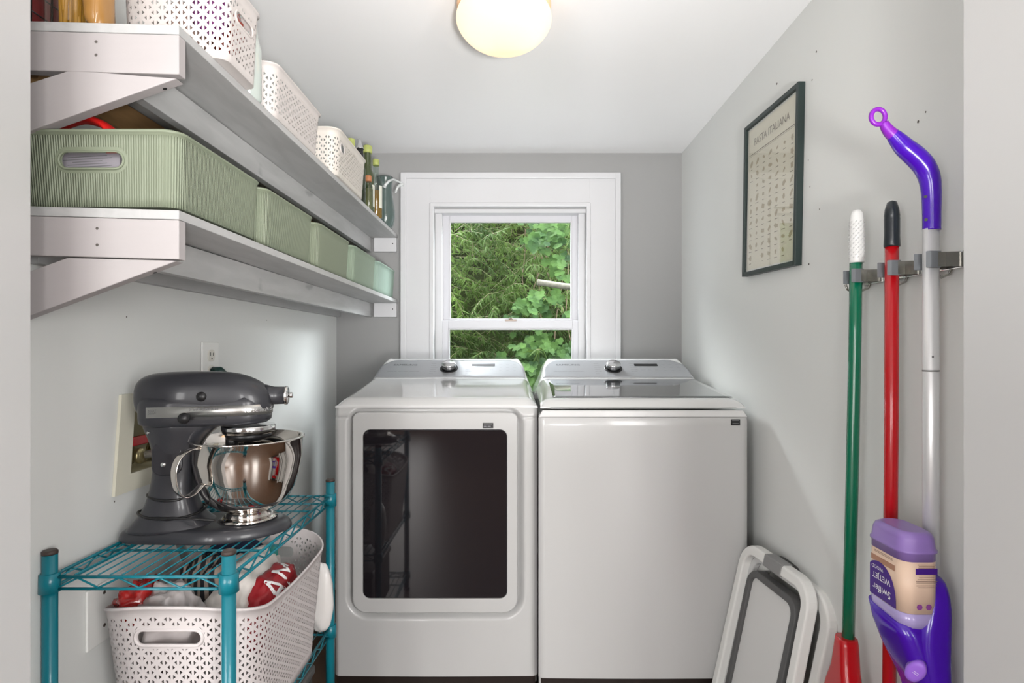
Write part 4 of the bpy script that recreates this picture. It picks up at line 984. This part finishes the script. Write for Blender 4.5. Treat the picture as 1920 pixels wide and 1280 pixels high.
def gfn(a, b):
    d = 1.893 + (2.258 - 1.893) * b; xl = XW - .292 + .004 * b; xr = XW + .315 - .018 * b - .0 
    x = xl + (xr - xl) * a; return (x, d, deck_z(d, WF + .002, .999) + .0022)
gl.grid(gfn, 30, 20); g_ = obj('lid_glass', gl, LIDGLASS, lo_); so_ = g_.modifiers.new('solid', 'SOLIDIFY'); so_.thickness = .0018; so_.offset = -1
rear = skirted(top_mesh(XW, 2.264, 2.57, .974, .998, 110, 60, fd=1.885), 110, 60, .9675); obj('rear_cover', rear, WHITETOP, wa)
console(wa, XW, BLACK)
obj('kick_plate', MB().box(XW - .335, XW + .335, WF + .012, WF + .03, .0, .090), DKPLINTH, wa)
lm = MB(); q = P(1379, 791.5, WF - .002); quad(lm, q, (1, 0, 0), (0, 0, 1), .030, .020, .0002); st_ = obj('energy_sticker', lm, BLACK, wa)
lm = MB(); quad(lm, q + Vector((0, -.0006, .006)), (1, 0, 0), (0, 0, 1), .023, .0022); quad(lm, q + Vector((0, -.0006, -.004)), (1, 0, 0), (0, 0, 1), .020, .0035); obj('sticker_print', lm, GREYINK, st_)

# ------------------------------------------------------------------ framed pasta poster on the right wall
pic = thing('picture_frame', 'black framed pasta poster on the right wall', 'picture', (RW, 1.76, 1.66))
tilt = R(2.2); pc = Vector((RW - .0006, 1.760, 1.668)); e1 = Vector((0, -math.cos(tilt), -math.sin(tilt))); e2 = Vector((0, -math.sin(tilt), math.cos(tilt))); nrm = Vector((-1, 0, 0))
def pp(a, b, lift=0): return pc + e1 * a + e2 * b + nrm * lift
FW, FH, fb = .372, .511, .014
mb = MB()
for (a0, a1, b0, b1) in ((-FW / 2, -FW / 2 + fb, -FH / 2, FH / 2), (FW / 2 - fb, FW / 2, -FH / 2, FH / 2), (-FW / 2 + fb, FW / 2 - fb, FH / 2 - fb, FH / 2), (-FW / 2 + fb, FW / 2 - fb, -FH / 2, -FH / 2 + fb)):
    mb.prism([pp(a0, b0), pp(a1, b0), pp(a1, b1), pp(a0, b1)], nrm * .020)
obj('frame', mb, FRAMEBLK, pic, .001)
mb = MB(); mb.prism([pp(-FW / 2 + fb, -FH / 2 + fb, .004), pp(FW / 2 - fb, -FH / 2 + fb, .004), pp(FW / 2 - fb, FH / 2 - fb, .004), pp(-FW / 2 + fb, FH / 2 - fb, .004)], nrm * .006)
mt = obj('mat_board', mb, pm('mat_white', (.72, .72, .68), .6), pic)
mb = MB(); quad(mb, pp(0, 0, .0106), e1, e2, FW - .040, FH - .040); pa = obj('poster', mb, PAPER, pic)
mb = MB(); quad(mb, pp(0, .150, .0109), e1, e2, .315, .0025); quad(mb, pp(0, .145, .0109), e1, e2, .315, .001)
text(mb, 'PASTA ITALIANA', .034, pp(0, .185, .0109), e1, e2, sx=.95); obj('poster_title', mb, pm('brown_ink', (.14, .11, .07), .6), pa)
mb = MB(); cap_ = MB(); random.seed(5)
for r_ in range(9):
    for c_ in range(7):
        a = -.140 + c_ * .0465; b = .118 - r_ * .0395
        if random.random() < .08: continue
        w1, h1 = random.uniform(.007, .017), random.uniform(.006, .014); an = random.uniform(-.9, .9)
        k = random.choice([3, 4, 5, 8, 12]); pts = []
        for i in range(k * 2):
            th = PI * i / k; rr_ = 1 if i % 2 else .72; u, v = math.cos(th) * w1 * rr_, math.sin(th) * h1 * rr_ * .8
            pts.append(pp(a + u * math.cos(an) - v * math.sin(an), b + u * math.sin(an) + v * math.cos(an), .0109))
        mb.add(pts, [list(range(len(pts)))])
        quad(cap_, pp(a, b - .0185, .0109), e1, e2, random.uniform(.012, .022), .0022)
obj('pasta_drawing', mb, pm('tan_ink', (.42, .36, .24), .6), pa); obj('caption', cap_, pm('caption_ink', (.20, .17, .12), .6), pa)
mb = MB(); mb.prism([pp(-FW / 2 + fb, -FH / 2 + fb, .0125), pp(FW / 2 - fb, -FH / 2 + fb, .0125), pp(FW / 2 - fb, FH / 2 - fb, .0125), pp(-FW / 2 + fb, FH / 2 - fb, .0125)], nrm * .002)
obj('picture_glass', mb, PGLASS, pic)

# ------------------------------------------------------------------ tool rail with spring clips
PX = .757
rail = thing('tool_rail', 'metal tool rail with three spring clips and hooks on the right wall', 'tool holder', (RW, 1.15, 1.33))
obj('rail_bar', MB().box(RW - .009, RW - .0006, .985, 1.300, 1.316, 1.344), BRUSHED, rail, .001)
mm = MB()
for yy in (1.0, 1.07, 1.18, 1.29): mm.lathe([(0, -.0025), (.004, -.002), (.005, 0)], (RW - .009, yy, 1.33), 12, 'x')
obj('rail_screw', mm, CHROME, rail)
SPR = pm('spring_steel', (.42, .41, .38), .25, metal=1)
for yc, pr in ((1.022, .0133), (1.127, .0132), (1.246, .0135)):
    base = obj('spring_clip', MB().box(RW - .014, RW - .0094, yc - .026, yc + .026, 1.315, 1.345), CHROME, rail, .001)
    for sg in (-1, 1):
        pts = [(RW - .013, yc + sg * .020, 0), (RW - .020, yc + sg * .023, 0), (RW - .034, yc + sg * .020, 0), (RW - .040, yc + sg * .019, 0), (PX - .006, yc + sg * (pr + .0045), 0)]
        m = MB(); n = len(pts)
        for i in range(n - 1):
            a, b = Vector(pts[i]), Vector(pts[i + 1]); d = (b - a).normalized(); q = Vector((-d.y, d.x, 0)) * .0009
            m.hexa([a - q + Vector((0, 0, 1.317)), b - q + Vector((0, 0, 1.317)), b + q + Vector((0, 0, 1.317)), a + q + Vector((0, 0, 1.317)), a - q + Vector((0, 0, 1.343)), b - q + Vector((0, 0, 1.343)), b + q + Vector((0, 0, 1.343)), a + q + Vector((0, 0, 1.343))])
        obj('spring_arm', m, SPR, base)
        y_in = yc + sg * (pr + .0008)
        obj('rubber_pad', MB().prism([(PX - .020, y_in + sg * .001, 1.315), (PX - .006, y_in, 1.315), (PX + .006, y_in + sg * .001, 1.315), (PX + .006, y_in + sg * .0045, 1.315), (PX - .014, y_in + sg * .006, 1.315)], (0, 0, .030)), RUBBER, base, .001)
for yh in (1.03, 1.145, 1.265, 1.30):
    pts = [(RW - .010, yh - .004, 1.320), (RW - .016, yh - .004, 1.306), (RW - .030, yh - .004, 1.300), (RW - .042, yh - .004, 1.306), (RW - .047, yh - .004, 1.318)]
    obj('hook', MB().tube(pts, .0028, 8), SPR, rail)

# ------------------------------------------------------------------ green handled dustpan
t = thing('long_handled_dustpan', 'green pole with white ridged grip and red dustpan, leftmost on the tool rail', 'dustpan', (.745, 1.246, .2))
def vx(px, D): return X(px, D)
D = 1.246
zt_, zbm = 1.395, .505
obj('pole', MB().tube([(.7575, D, zt_), (.755, D, 1.20), (.748, D, .85), (.7375, D, zbm - .06)], .0128, 20), GREEN, t)
gp = obj('grip', MB().lathe([(.0145, 1.360), (.0152, 1.364), (.0150, 1.40), (.0142, 1.45), (.0125, 1.470), (.008, 1.477), (.0001, 1.479)], (.7585, D, 0), 24), pm('milky_grip', (.66, .66, .65), .3, bump=.3, bscale=150), t)
mm = MB()
for i in range(16):
    for k in range(10):
        a = 2 * PI * (k + (i % 2) * .5) / 10; z = 1.372 + i * .0052; c = Vector((.7585 + math.cos(a) * .0148, D + math.sin(a) * .0148, z))
        d = Vector((-math.sin(a), math.cos(a), .6)).normalized() * .0028; nv2 = Vector((math.cos(a), math.sin(a), 0))
        mm.add([c - d, c + nv2 * .0016, c + d, c + Vector((0, 0, .0022)), c - Vector((0, 0, .0022))], [(0, 4, 1), (4, 2, 1), (2, 3, 1), (3, 0, 1)])
obj('grip_ridge', mm, pm('milky_ridge', (.55, .55, .55), .25), gp)
m = MB().loft([[(.733 + cx + x, D + y, z) for x, y in rr(w1, w2, min(w1, w2) * .35, 6)] for z, w1, w2, cx in ((.528, .038, .040, .003), (.515, .042, .044, .003), (.46, .044, .060, .001), (.42, .046, .09, -.002), (.36, .046, .13, -.004), (.30, .046, .16, -.006), (.20, .035, .17, -.0))])
pan = obj('dustpan_body', m, RED, t, 0)
m = MB(); outer = [(.772, 1.33, .20), (.772, 1.33, .36), (.762, 1.33, .405), (.752, 1.33, .395), (.735, 1.33, .34), (.722, 1.33, .27), (.715, 1.33, .20)]
m.prism(outer, (0, .006, 0)); m.prism([(a, b - .17, c - .02) for a, b, c in outer], (0, .006, 0)); m.box(.70, .76, 1.166, 1.33, .195, .203)
obj('dustpan_side', m, RED, pan, .002)
# ------------------------------------------------------------------ red broom
t = thing('red_broom', 'red pole broom with a black tapered end cap, between the green and purple tools', 'broom', (.757, 1.127, 0))
D = 1.127
obj('pole', MB().tube([(.757, D, 1.40), (.756, D, 1.0), (.749, D, .10)], .0125, 20), RED, t)
obj('end_cap', MB().lathe([(.0142, 1.374), (.0146, 1.378), (.0138, 1.395), (.0140, 1.430), (.0136, 1.434), (.0140, 1.436), (.0125, 1.450), (.0085, 1.464), (.0001, 1.468)], (.7572, D, 0), 24), pm('black_cap', (.010, .014, .018), .28, coat=.3), t)
hd_ = obj('broom_head', MB().box(.725, .775, D - .12, D + .12, .10, .14), RED, t, .008)
m = MB(); random.seed(9)
for i in range(6):
    for k in range(40): y = D - .112 + .224 * k / 39; x = .731 + .038 * i / 5; m.tube([(x, y, .101), (x + random.uniform(-.004, .004), y * 1.0 + random.uniform(-.005, .005), .004)], .0014, 4, caps=False)
obj('bristles', m, pm('bristle', (.08, .08, .08), .7), hd_)

# ------------------------------------------------------------------ purple spray mop
D = 1.022
t = thing('spray_mop', 'purple spray mop with silver pole and lilac bottle, rightmost on the tool rail', 'mop', (.757, D, .34))
obj('pole', MB().lathe([(.0130, .62), (.0130, 1.388)], (.7575, D, 0), 26), ALU, t)
cr_ = obj('pole_joint', MB().lathe([(.0133, 1.128), (.0133, 1.131)], (.7575, D, 0), 26), pm('joint_dark', (.25, .25, .25), .4, metal=.6), t)
mm = MB(); disc(mm, (.7575 - .006, D - .0132, 1.155), (0, -1, 0), .002); obj('pin', mm, GREYINK, cr_)
gpx = [(1747, 432, 14.8), (1747, 400, 15), (1746.5, 365, 16), (1743, 335, 17.5), (1733, 312, 18.5), (1716, 293, 18.5), (1697, 277, 17), (1682, 261, 14), (1671, 249, 10.5)]
path = smooth_path([(X(a, D), D, Z(b, D)) for a, b, c in gpx]); rad = smooth_path([(c, 0, 0) for a, b, c in gpx]); rad = [q.x / F * D for q in rad]
hdl = obj('handle_grip', MB().tube(path, rad, 22), PURPLE, t)
mm = MB()
for (a, b) in ((1734.5, 369), (1735.5, 412)): q = P(a, b, D - .0135); disc(mm, q + Vector((0, -.001, 0)), (-.55, -.83, 0), .0028)
obj('screw_hole', mm, BLKINK, hdl)
path = smooth_path([(X(a, D), D, Z(b, D)) for a, b in ((1676, 254.5), (1668, 247), (1661, 238), (1657, 230))], 4); rad = [(12 - .35 * i) / F * D for i in range(len(path))]
hg = obj('hanging_neck', MB().tube(path, rad, 18), VIOLET, t)
c_ = P(1646.5, 219, D); pts = [c_ + Vector((math.cos(2 * PI * k / 32) * .0128, 0, math.sin(2 * PI * k / 32) * .0140)) for k in range(32)]
obj('hanging_loop', MB().loop(pts, .0042, 10, up=(0, 1, 0)), VIOLET, hg)
# body that holds the bottle
def sect(z, x0, x1, y0, y1, r_): return [(x, y, z) for x, y in rr(x1 - x0, y1 - y0, r_, 6, (x0 + x1) / 2, (y0 + y1) / 2)]
xa = lambda px, d: X(px, d)
rings = [sect(.765, .738, .758, 1.000, 1.048, .008), sect(.760, .730, .762, .985, 1.052, .012), sect(.735, .722, .762, .970, 1.056, .014), sect(.70, .708, .760, .962, 1.06, .018), sect(.66, .697, .758, .960, 1.065, .02), sect(.60, .708, .757, .960, 1.067, .02), sect(.54, .728, .759, .960, 1.064, .014), sect(.47, .738, .762, .968, 1.06, .011), sect(.42, .742, .764, .99, 1.055, .009)]
body = obj('mop_body', MB().loft(rings[::-1]), PURPLE, t, sub=1)
cup = [sect(.700, .668, .745, .972, 1.078, .024), sect(.66, .676, .745, .970, 1.078, .024), sect(.62, .689, .747, .966, 1.072, .024), sect(.57, .714, .750, .965, 1.065, .017), sect(.53, .732, .756, .968, 1.06, .011), sect(.49, .742, .758, .975, 1.05, .007)]
# slanted cup mouth
cup[0] = [(x, y, z - .018 + (.010 if x < .70 else -.010) + (y - 1.02) * .1) for x, y, z in cup[0]]
cp = obj('bottle_cup', MB().loft(cup[::-1]), PURPLE, t)
tree = BVHTree.FromPolygons([v for r_ in cup[::-1] for v in map(Vector, r_)], [(i * 28 + k, i * 28 + (k + 1) % 28, (i + 1) * 28 + (k + 1) % 28, (i + 1) * 28 + k) for i in range(5) for k in range(28)])
eye = Vector((0, 0, EYE)); dr_ = (P(1664, 1231, 1.0) - eye).normalized(); h = tree.ray_cast(eye, dr_)
bc = h[0] if h[0] is not None else Vector((.6945, .9725, .610)); nb = h[1].normalized() if h[1] is not None else Vector((-.62, -.76, -.18)).normalized()
if nb.dot(dr_) > 0: nb = -nb
bc = bc + nb * .0015
m = MB(); mm = MB().lathe([(.0, .0045), (.6, .0043), (.9, .0036), (1.0, .001), (1.0, -.012)], (0, 0, 0), 30)
ea = Vector((-nb.y, nb.x, 0)).normalized(); eb = nb.cross(ea)
e1b = ea * math.cos(R(-28)) + eb * math.sin(R(-28)); e2b = nb.cross(e1b)
m.v = [bc + e1b * v.x * .0135 + e2b * v.y * .0225 + nb * v.z for v in mm.v]; m.f = mm.f; m.sm = mm.sm
bt_ = obj('spray_button', m, pm('lilac_button', (.32, .14, .68), .35), cp)
m = MB()
for k in (-.0018, .0018): m.add([bc + e1b * (-.004) + e2b * k + nb * .0050, bc + e1b * .004 + e2b * k + nb * .0050, bc + e1b * .004 + e2b * (k + .0008) + nb * .0050, bc + e1b * (-.004) + e2b * (k + .0008) + nb * .0050], [(0, 1, 2, 3)])
obj('button_mark', m, WINK, bt_)
obj('mop_neck', MB().lathe([(.014, .42), (.012, .38), (.018, .365), (.018, .355)], (.755, 1.02, 0), 18), PURPLE, t)
obj('mop_head', MB().box(.715, .785, .93, 1.14, .330, .356), PURPLE, t, .01, 3)
# bottle, stands upside down in the cup
bo_ = thing('solution_bottle', 'lilac cleaning solution bottle upside down in the purple mop', 'bottle', (.702, 1.02, .6780))
bx0, bx1, by0, by1 = .6705, .7365, .968, 1.070
rg = []
for z, g, r_ in ((.678, -.010, .016), (.6830, -.004, .02), (.6930, 0, .022), (.7100, .001, .022)): rg.append(sect(z, bx0 - g, bx1 + g, by0 - g, by1 + g, r_))
obj('bottle_shoulder', MB().loft(rg), LILAC2, bo_)
obj('bottle_label', MB().loft([sect(.7102, bx0 - .0003, bx1 + .0003, by0 - .0003, by1 + .0003, .022), sect(.8000, bx0 - .0003, bx1 + .0003, by0 - .0003, by1 + .0003, .022)]), PEACH, bo_)
lb = bpy.data.objects['bottle_label'] if False else [o for o in bo_.children if o.name.startswith('bottle_label')][0]
rg = []
for z, g, r_ in ((.8002, .0005, .022), (.813, .0005, .022), (.8145, .003, .024), (.818, .003, .024), (.8195, .001, .023), (.838, -.0005, .024), (.845, -.003, .024), (.849, -.010, .02)): rg.append(sect(z, bx0 - g, bx1 + g, by0 - g, by1 + g, r_))
obj('bottle_end', MB().loft(rg), LILAC, bo_, sub=0)
# label art; front faces -x, side faces -y; the print is upside down
xf = bx0 - .0010; E1 = Vector((0, 1, 0)); E2 = Vector((0, 0, -1))       # upside down reading on the -x face
pts = []
cxy, czz = 1.032, .7115
for k in range(25):
    a = R(180 * k / 24); pts.append((xf, max(by0 + .014, min(by1 - .012, 1.032 + math.cos(a) * .046)), czz + math.sin(a) ** .8 * .066))
obj('label_badge', MB().prism(pts, (-.0004, 0, 0)), pm('deep_purple_ink', (.05, .008, .20), .4), lb)
tx = MB(); text(tx, 'Swiffer', .0190, (xf - .0006, 1.024, .7280), E1, E2, sx=.95); text(tx, 'WETJET', .0150, (xf - .0006, 1.025, .7500), E1, E2, sx=.95); text(tx, 'WOOD', .0095, (xf - .0006, 1.036, .7655), E1, E2)
obj('label_lettering', tx, WINK, lb)
m = MB(); quad(m, (xf, 1.022, .7815), E1, E2, .066, .010); obj('label_panel', m, pm('brown_panel', (.38, .20, .13), .5), lb)
m = MB(); yf = by0 - .0010; A1, A2 = Vector((-1, 0, 0)), Vector((0, 0, -1)); xm = (bx0 + bx1) / 2 + .006
quad(m, (xm, yf, .7845), (1, 0, 0), (0, 0, 1), .038, .0105); obj('label_panel', m, pm('deep_purple_ink2', (.05, .008, .20), .4), lb)
m = MB(); random.seed(4)
for z in (.7910, .7935, .7960, .7770, .7740, .7710, .7680, .7650, .7600, .7570): quad(m, (xm, yf, z), (1, 0, 0), (0, 0, 1), random.uniform(.026, .038), .0009)
obj('label_small_print', m, pm('brown_small_print', (.25, .16, .13), .6), lb)
m = MB()
for z in (.7935, .7960): quad(m, (xf, 1.02, z), E1, E2, .05, .0009)
obj('label_small_print', m, pm('brown_small_print', (.25, .16, .13), .6), lb)
m = MB(); disc(m, (xm - .012, yf, .7230), (0, -1, 0), .005); disc(m, (xm + .004, yf, .7230), (0, -1, 0), .005); obj('label_icon', m, pm('icon_purple', (.22, .05, .25), .5), lb)

# ------------------------------------------------------------------ folded step stool against the right wall
st = thing('step_stool', 'folded white and grey plastic step stool leaning by the washer', 'step stool', (.72, 1.62, 0))
SW = PLWHITE; SG = pm('stool_grey', (.22, .22, .22), .5); SDG = pm('stool_dark_grey', (.09, .09, .09), .5)
def sp_(s_, t_, n_):
    """s: 0 near .. .36 far (towards +y), t: height up the leaning plane, n: out towards the room"""
    D_ = 1.435 + s_; x = .640 + .205 * t_ + .032 * (.36 - s_) / .36
    return Vector((x - n_, D_, t_ * .98))
def uframe(s0, s1, top, w_, r_, n0, n1, bot=.0, splay=0):
    out = []
    def arc(cx, cy, a0, a1, rad, k=8): return [(cx + math.cos(R(a0 + (a1 - a0) * i / k)) * rad, cy + math.sin(R(a0 + (a1 - a0) * i / k)) * rad) for i in range(k + 1)]
    o_ = [(s0 - splay, bot)] + arc(s0 + r_, top - r_, 180, 90, r_) + arc(s1 - r_, top - r_, 90, 0, r_) + [(s1 + splay, bot)]
    ri = max(.01, r_ - w_)
    i_ = [(s1 - w_ + splay, bot)] + arc(s1 - w_ - ri, top - w_ - ri, 0, 90, ri) + arc(s0 + w_ + ri, top - w_ - ri, 90, 180, ri) + [(s0 + w_ - splay, bot)]
    pts = o_ + i_; n = len(pts); m = MB()
    A = [sp_(a, b, n0) for a, b in pts]; B = [sp_(a, b, n1) for a, b in pts]
    m.v = A + B; h = n // 2
    for i in range(h - 1):
        j = n - 1 - i
        m.f.append([i, i + 1, j - 1, j]); m.sm.append(False); m.f.append([n + i, n + j, n + j - 1, n + i + 1]); m.sm.append(False)
    for i in range(n):
        j = (i + 1) % n; m.f.append([i, n + i, n + j, j]); m.sm.append(False)
    return m
ff = obj('front_frame', uframe(.0, .36, .572, .030, .075, .0, .030, splay=.01), SW, st, .006, 3)
obj('handle_grip', MB().prism([sp_(a, b, -.001) for a, b in ((.135, .539), (.225, .539), (.225, .5745), (.135, .5745))], sp_(0, 0, .033) - sp_(0, 0, -.001)), SG, ff, .004)
obj('inner_web', uframe(.028, .332, .545, .022, .060, -.010, .008, splay=.01), pm('stool_pale', (.55, .55, .55), .45), ff, .003)
sd = obj('step_rim', uframe(.052, .308, .505, .020, .05, -.004, .022), SDG, st, .003)
m = MB(); pts = [(.066, .03)] + [(.066 + .035 - math.cos(R(a)) * .035, .455 + math.sin(R(a)) * .035) for a in range(0, 91, 15)] + [(.294 - .035 + math.sin(R(a)) * .035, .455 + math.cos(R(a)) * .035) for a in range(0, 91, 15)] + [(.294, .03)]
m.prism([sp_(a, b, .0) for a, b in pts], sp_(0, 0, .012) - sp_(0, 0, 0)); obj('step_panel', m, pm('stool_step', (.62, .62, .61), .45), sd, .003)
bf = obj('back_frame', uframe(-.030, .33, .545, .034, .085, -.040, -.012, splay=.0), SW, st, .006, 3)
obj('back_edge', uframe(-.038, .338, .553, .02, .09, -.0455, -.040), SDG, bf, .001)

# ------------------------------------------------------------------ outside: bank, bamboo and vines
EARTH = pm('bank_earth', (.010, .013, .005), .95, spec=0, var=.7, vscale=3)
gnd = MB().grid(lambda a, b: (-5 + 10 * a, 3.2 + 5 * b, -.3 + (.0 if b < .3 else (b - .3) * 5.6) + .12 * noise.noise(Vector((a * 9, b * 9, 0)))), 40, 30)
struct('ground', gnd, EARTH)
def leaf(m, c, d, nrm, L_, W_, fold=0.15):
    s_ = d.cross(nrm).normalized(); n2 = s_.cross(d).normalized()
    a = c; tip = c + d * L_ - n2 * L_ * .12
    m.add([a, c + d * L_ * .35 + s_ * W_ / 2 - n2 * W_ * fold, tip, c + d * L_ * .35 - s_ * W_ / 2 - n2 * W_ * fold, c + d * L_ * .4], [(0, 1, 4), (1, 2, 4), (2, 3, 4), (3, 0, 4)])
random.seed(21)
bam = MB(); stems = MB()
def rv(a=1): return Vector((random.uniform(-a, a), random.uniform(-a, a), random.uniform(-a, a)))
def spray(c, dir_, ln, nl, lsz):
    p_ = c.copy(); d = dir_.normalized(); pts = [p_.copy()]
    for i in range(nl):
        d = (d + Vector((0, 0, -.10)) + rv(.06)).normalized(); p_ = p_ + d * ln / nl; pts.append(p_.copy())
        for q in range(4):
            ld = (d * .4 + rv(.75) + Vector((0, -.2, -.6))).normalized()
            leaf(bam, p_, ld, (Vector((0, -.6, .6)) + rv(.6)).normalized(), lsz * random.uniform(.7, 1.3), lsz * .17)
    stems.tube(pts[::3] if len(pts) > 6 else pts, .002, 3, caps=False)
for k in range(2200):
    z = random.uniform(-.2, 3.1); y = random.uniform(4.15, 5.1) + max(0, z - 1.2) * .25
    x = random.uniform(-2.4, 0.35) if random.random() < .78 else random.uniform(.2, 2.6)
    if x > -.05 and random.random() < .5: y += .6
    spray(Vector((x, y, z)), Vector((random.uniform(-.4, .8), random.uniform(-.6, .1), random.uniform(-.1, .7))), random.uniform(.3, .55), 9, random.uniform(.055, .085))
o = obj('bamboo', bam, leaf_mat('bamboo_leaf', (.016, .038, .007), (.11, .18, .035)), recalc=False); tag(o, 'dense drooping bamboo foliage outside the window, mostly on the left', 'bamboo', kind='stuff')
o2 = obj('cane', stems, pm('cane', (.12, .11, .05), .6), o)
vine = MB()
def kud(c, s_):
    nrm = (Vector((0, -.8, .5)) + rv(.35)).normalized(); up_ = (Vector((random.uniform(-.5, .5), 0, -1)) + rv(.2)); up_ = (up_ - nrm * up_.dot(nrm)).normalized(); sd_ = up_.cross(nrm)
    out = [(0, 0), (.28, -.12), (.5, .12), (.42, .35), (.52, .55), (.30, .62), (.18, .85), (0, 1.0), (-.18, .85), (-.30, .62), (-.52, .55), (-.42, .35), (-.5, .12), (-.28, -.12)]
    base = len(vine.v); vine.v.append(c + up_ * .4 * s_ - nrm * .05 * s_)
    for a, b in out: vine.v.append(c + sd_ * a * s_ + up_ * b * s_ - nrm * abs(a) * .10 * s_)
    n = len(out)
    for i in range(n): vine.f.append([base, base + 1 + i, base + 1 + (i + 1) % n]); vine.sm.append(False)
clusters = [((1030, 430), (40, 28), 4.1, 75), ((1010, 445), (22, 14), 4.0, 30), ((1045, 500), (20, 30), 4.2, 26), ((1020, 560), (26, 14), 4.0, 14), ((985, 570), (26, 22), 3.9, 32), ((1015, 555), (20, 16), 4.1, 16), ((1000, 650), (45, 28), 4.0, 110), ((1050, 665), (30, 20), 4.0, 55), ((1000, 710), (50, 35), 3.9, 150), ((1065, 590), (20, 12), 4.0, 20)]
for (cx_, cy_), (sx_, sy_), D_, n_ in clusters:
    for k in range(n_): kud(P(random.gauss(cx_, sx_ * .55), random.gauss(cy_, sy_ * .55), D_ + random.uniform(-.15, .35)), random.uniform(.045, .085))
for k in range(900):   # the vine carpet goes on beyond what the window shows
    x = random.uniform(.3, 2.6) if random.random() < .6 else random.uniform(-2.2, .5)
    z = random.uniform(-.2, 2.9) if x > .55 else random.uniform(-.2, .75); kud(Vector((x, random.uniform(4.0, 4.9), z)), random.uniform(.05, .09))
o = obj('vine', vine, leaf_mat('vine_leaf', (.018, .050, .014), (.080, .160, .036), 6), recalc=False); tag(o, 'broad leafed green vine climbing outside the right side of the window', 'vine', kind='stuff')
sv = MB()
for (a, b, c, d, r_) in ((1015, 700, 1000, 470, .005), (1002, 600, 1022, 430, .004), (1040, 720, 1048, 420, .005), (1060, 600, 1052, 415, .004), (990, 560, 985, 430, .003), (1070, 640, 1010, 460, .004)):
    A, B = P(a, b, 4.35), P(c, d, 4.45); sv.tube(smooth_path([A, A.lerp(B, .35) + rv(.05), A.lerp(B, .7) + rv(.05), B], 4), r_, 6)
obj('vine_stem', sv, pm('vine_bark', (.14, .10, .06), .8), o)
lg = MB().tube(smooth_path([P(1008, 529, 4.05), P(1030, 532, 4.02), P(1055, 536, 4.0), P(1100, 541, 4.0), P(1180, 560, 4.0), P(1290, 700, 3.9)], 4), .022, 10)
o = obj('bare_branch', lg, pm('pale_bark', (.20, .185, .15), .8, var=.4, vscale=40, bump=.6, bscale=60)); tag(o, 'pale bare branch crossing the vine outside the window at right', 'branch')
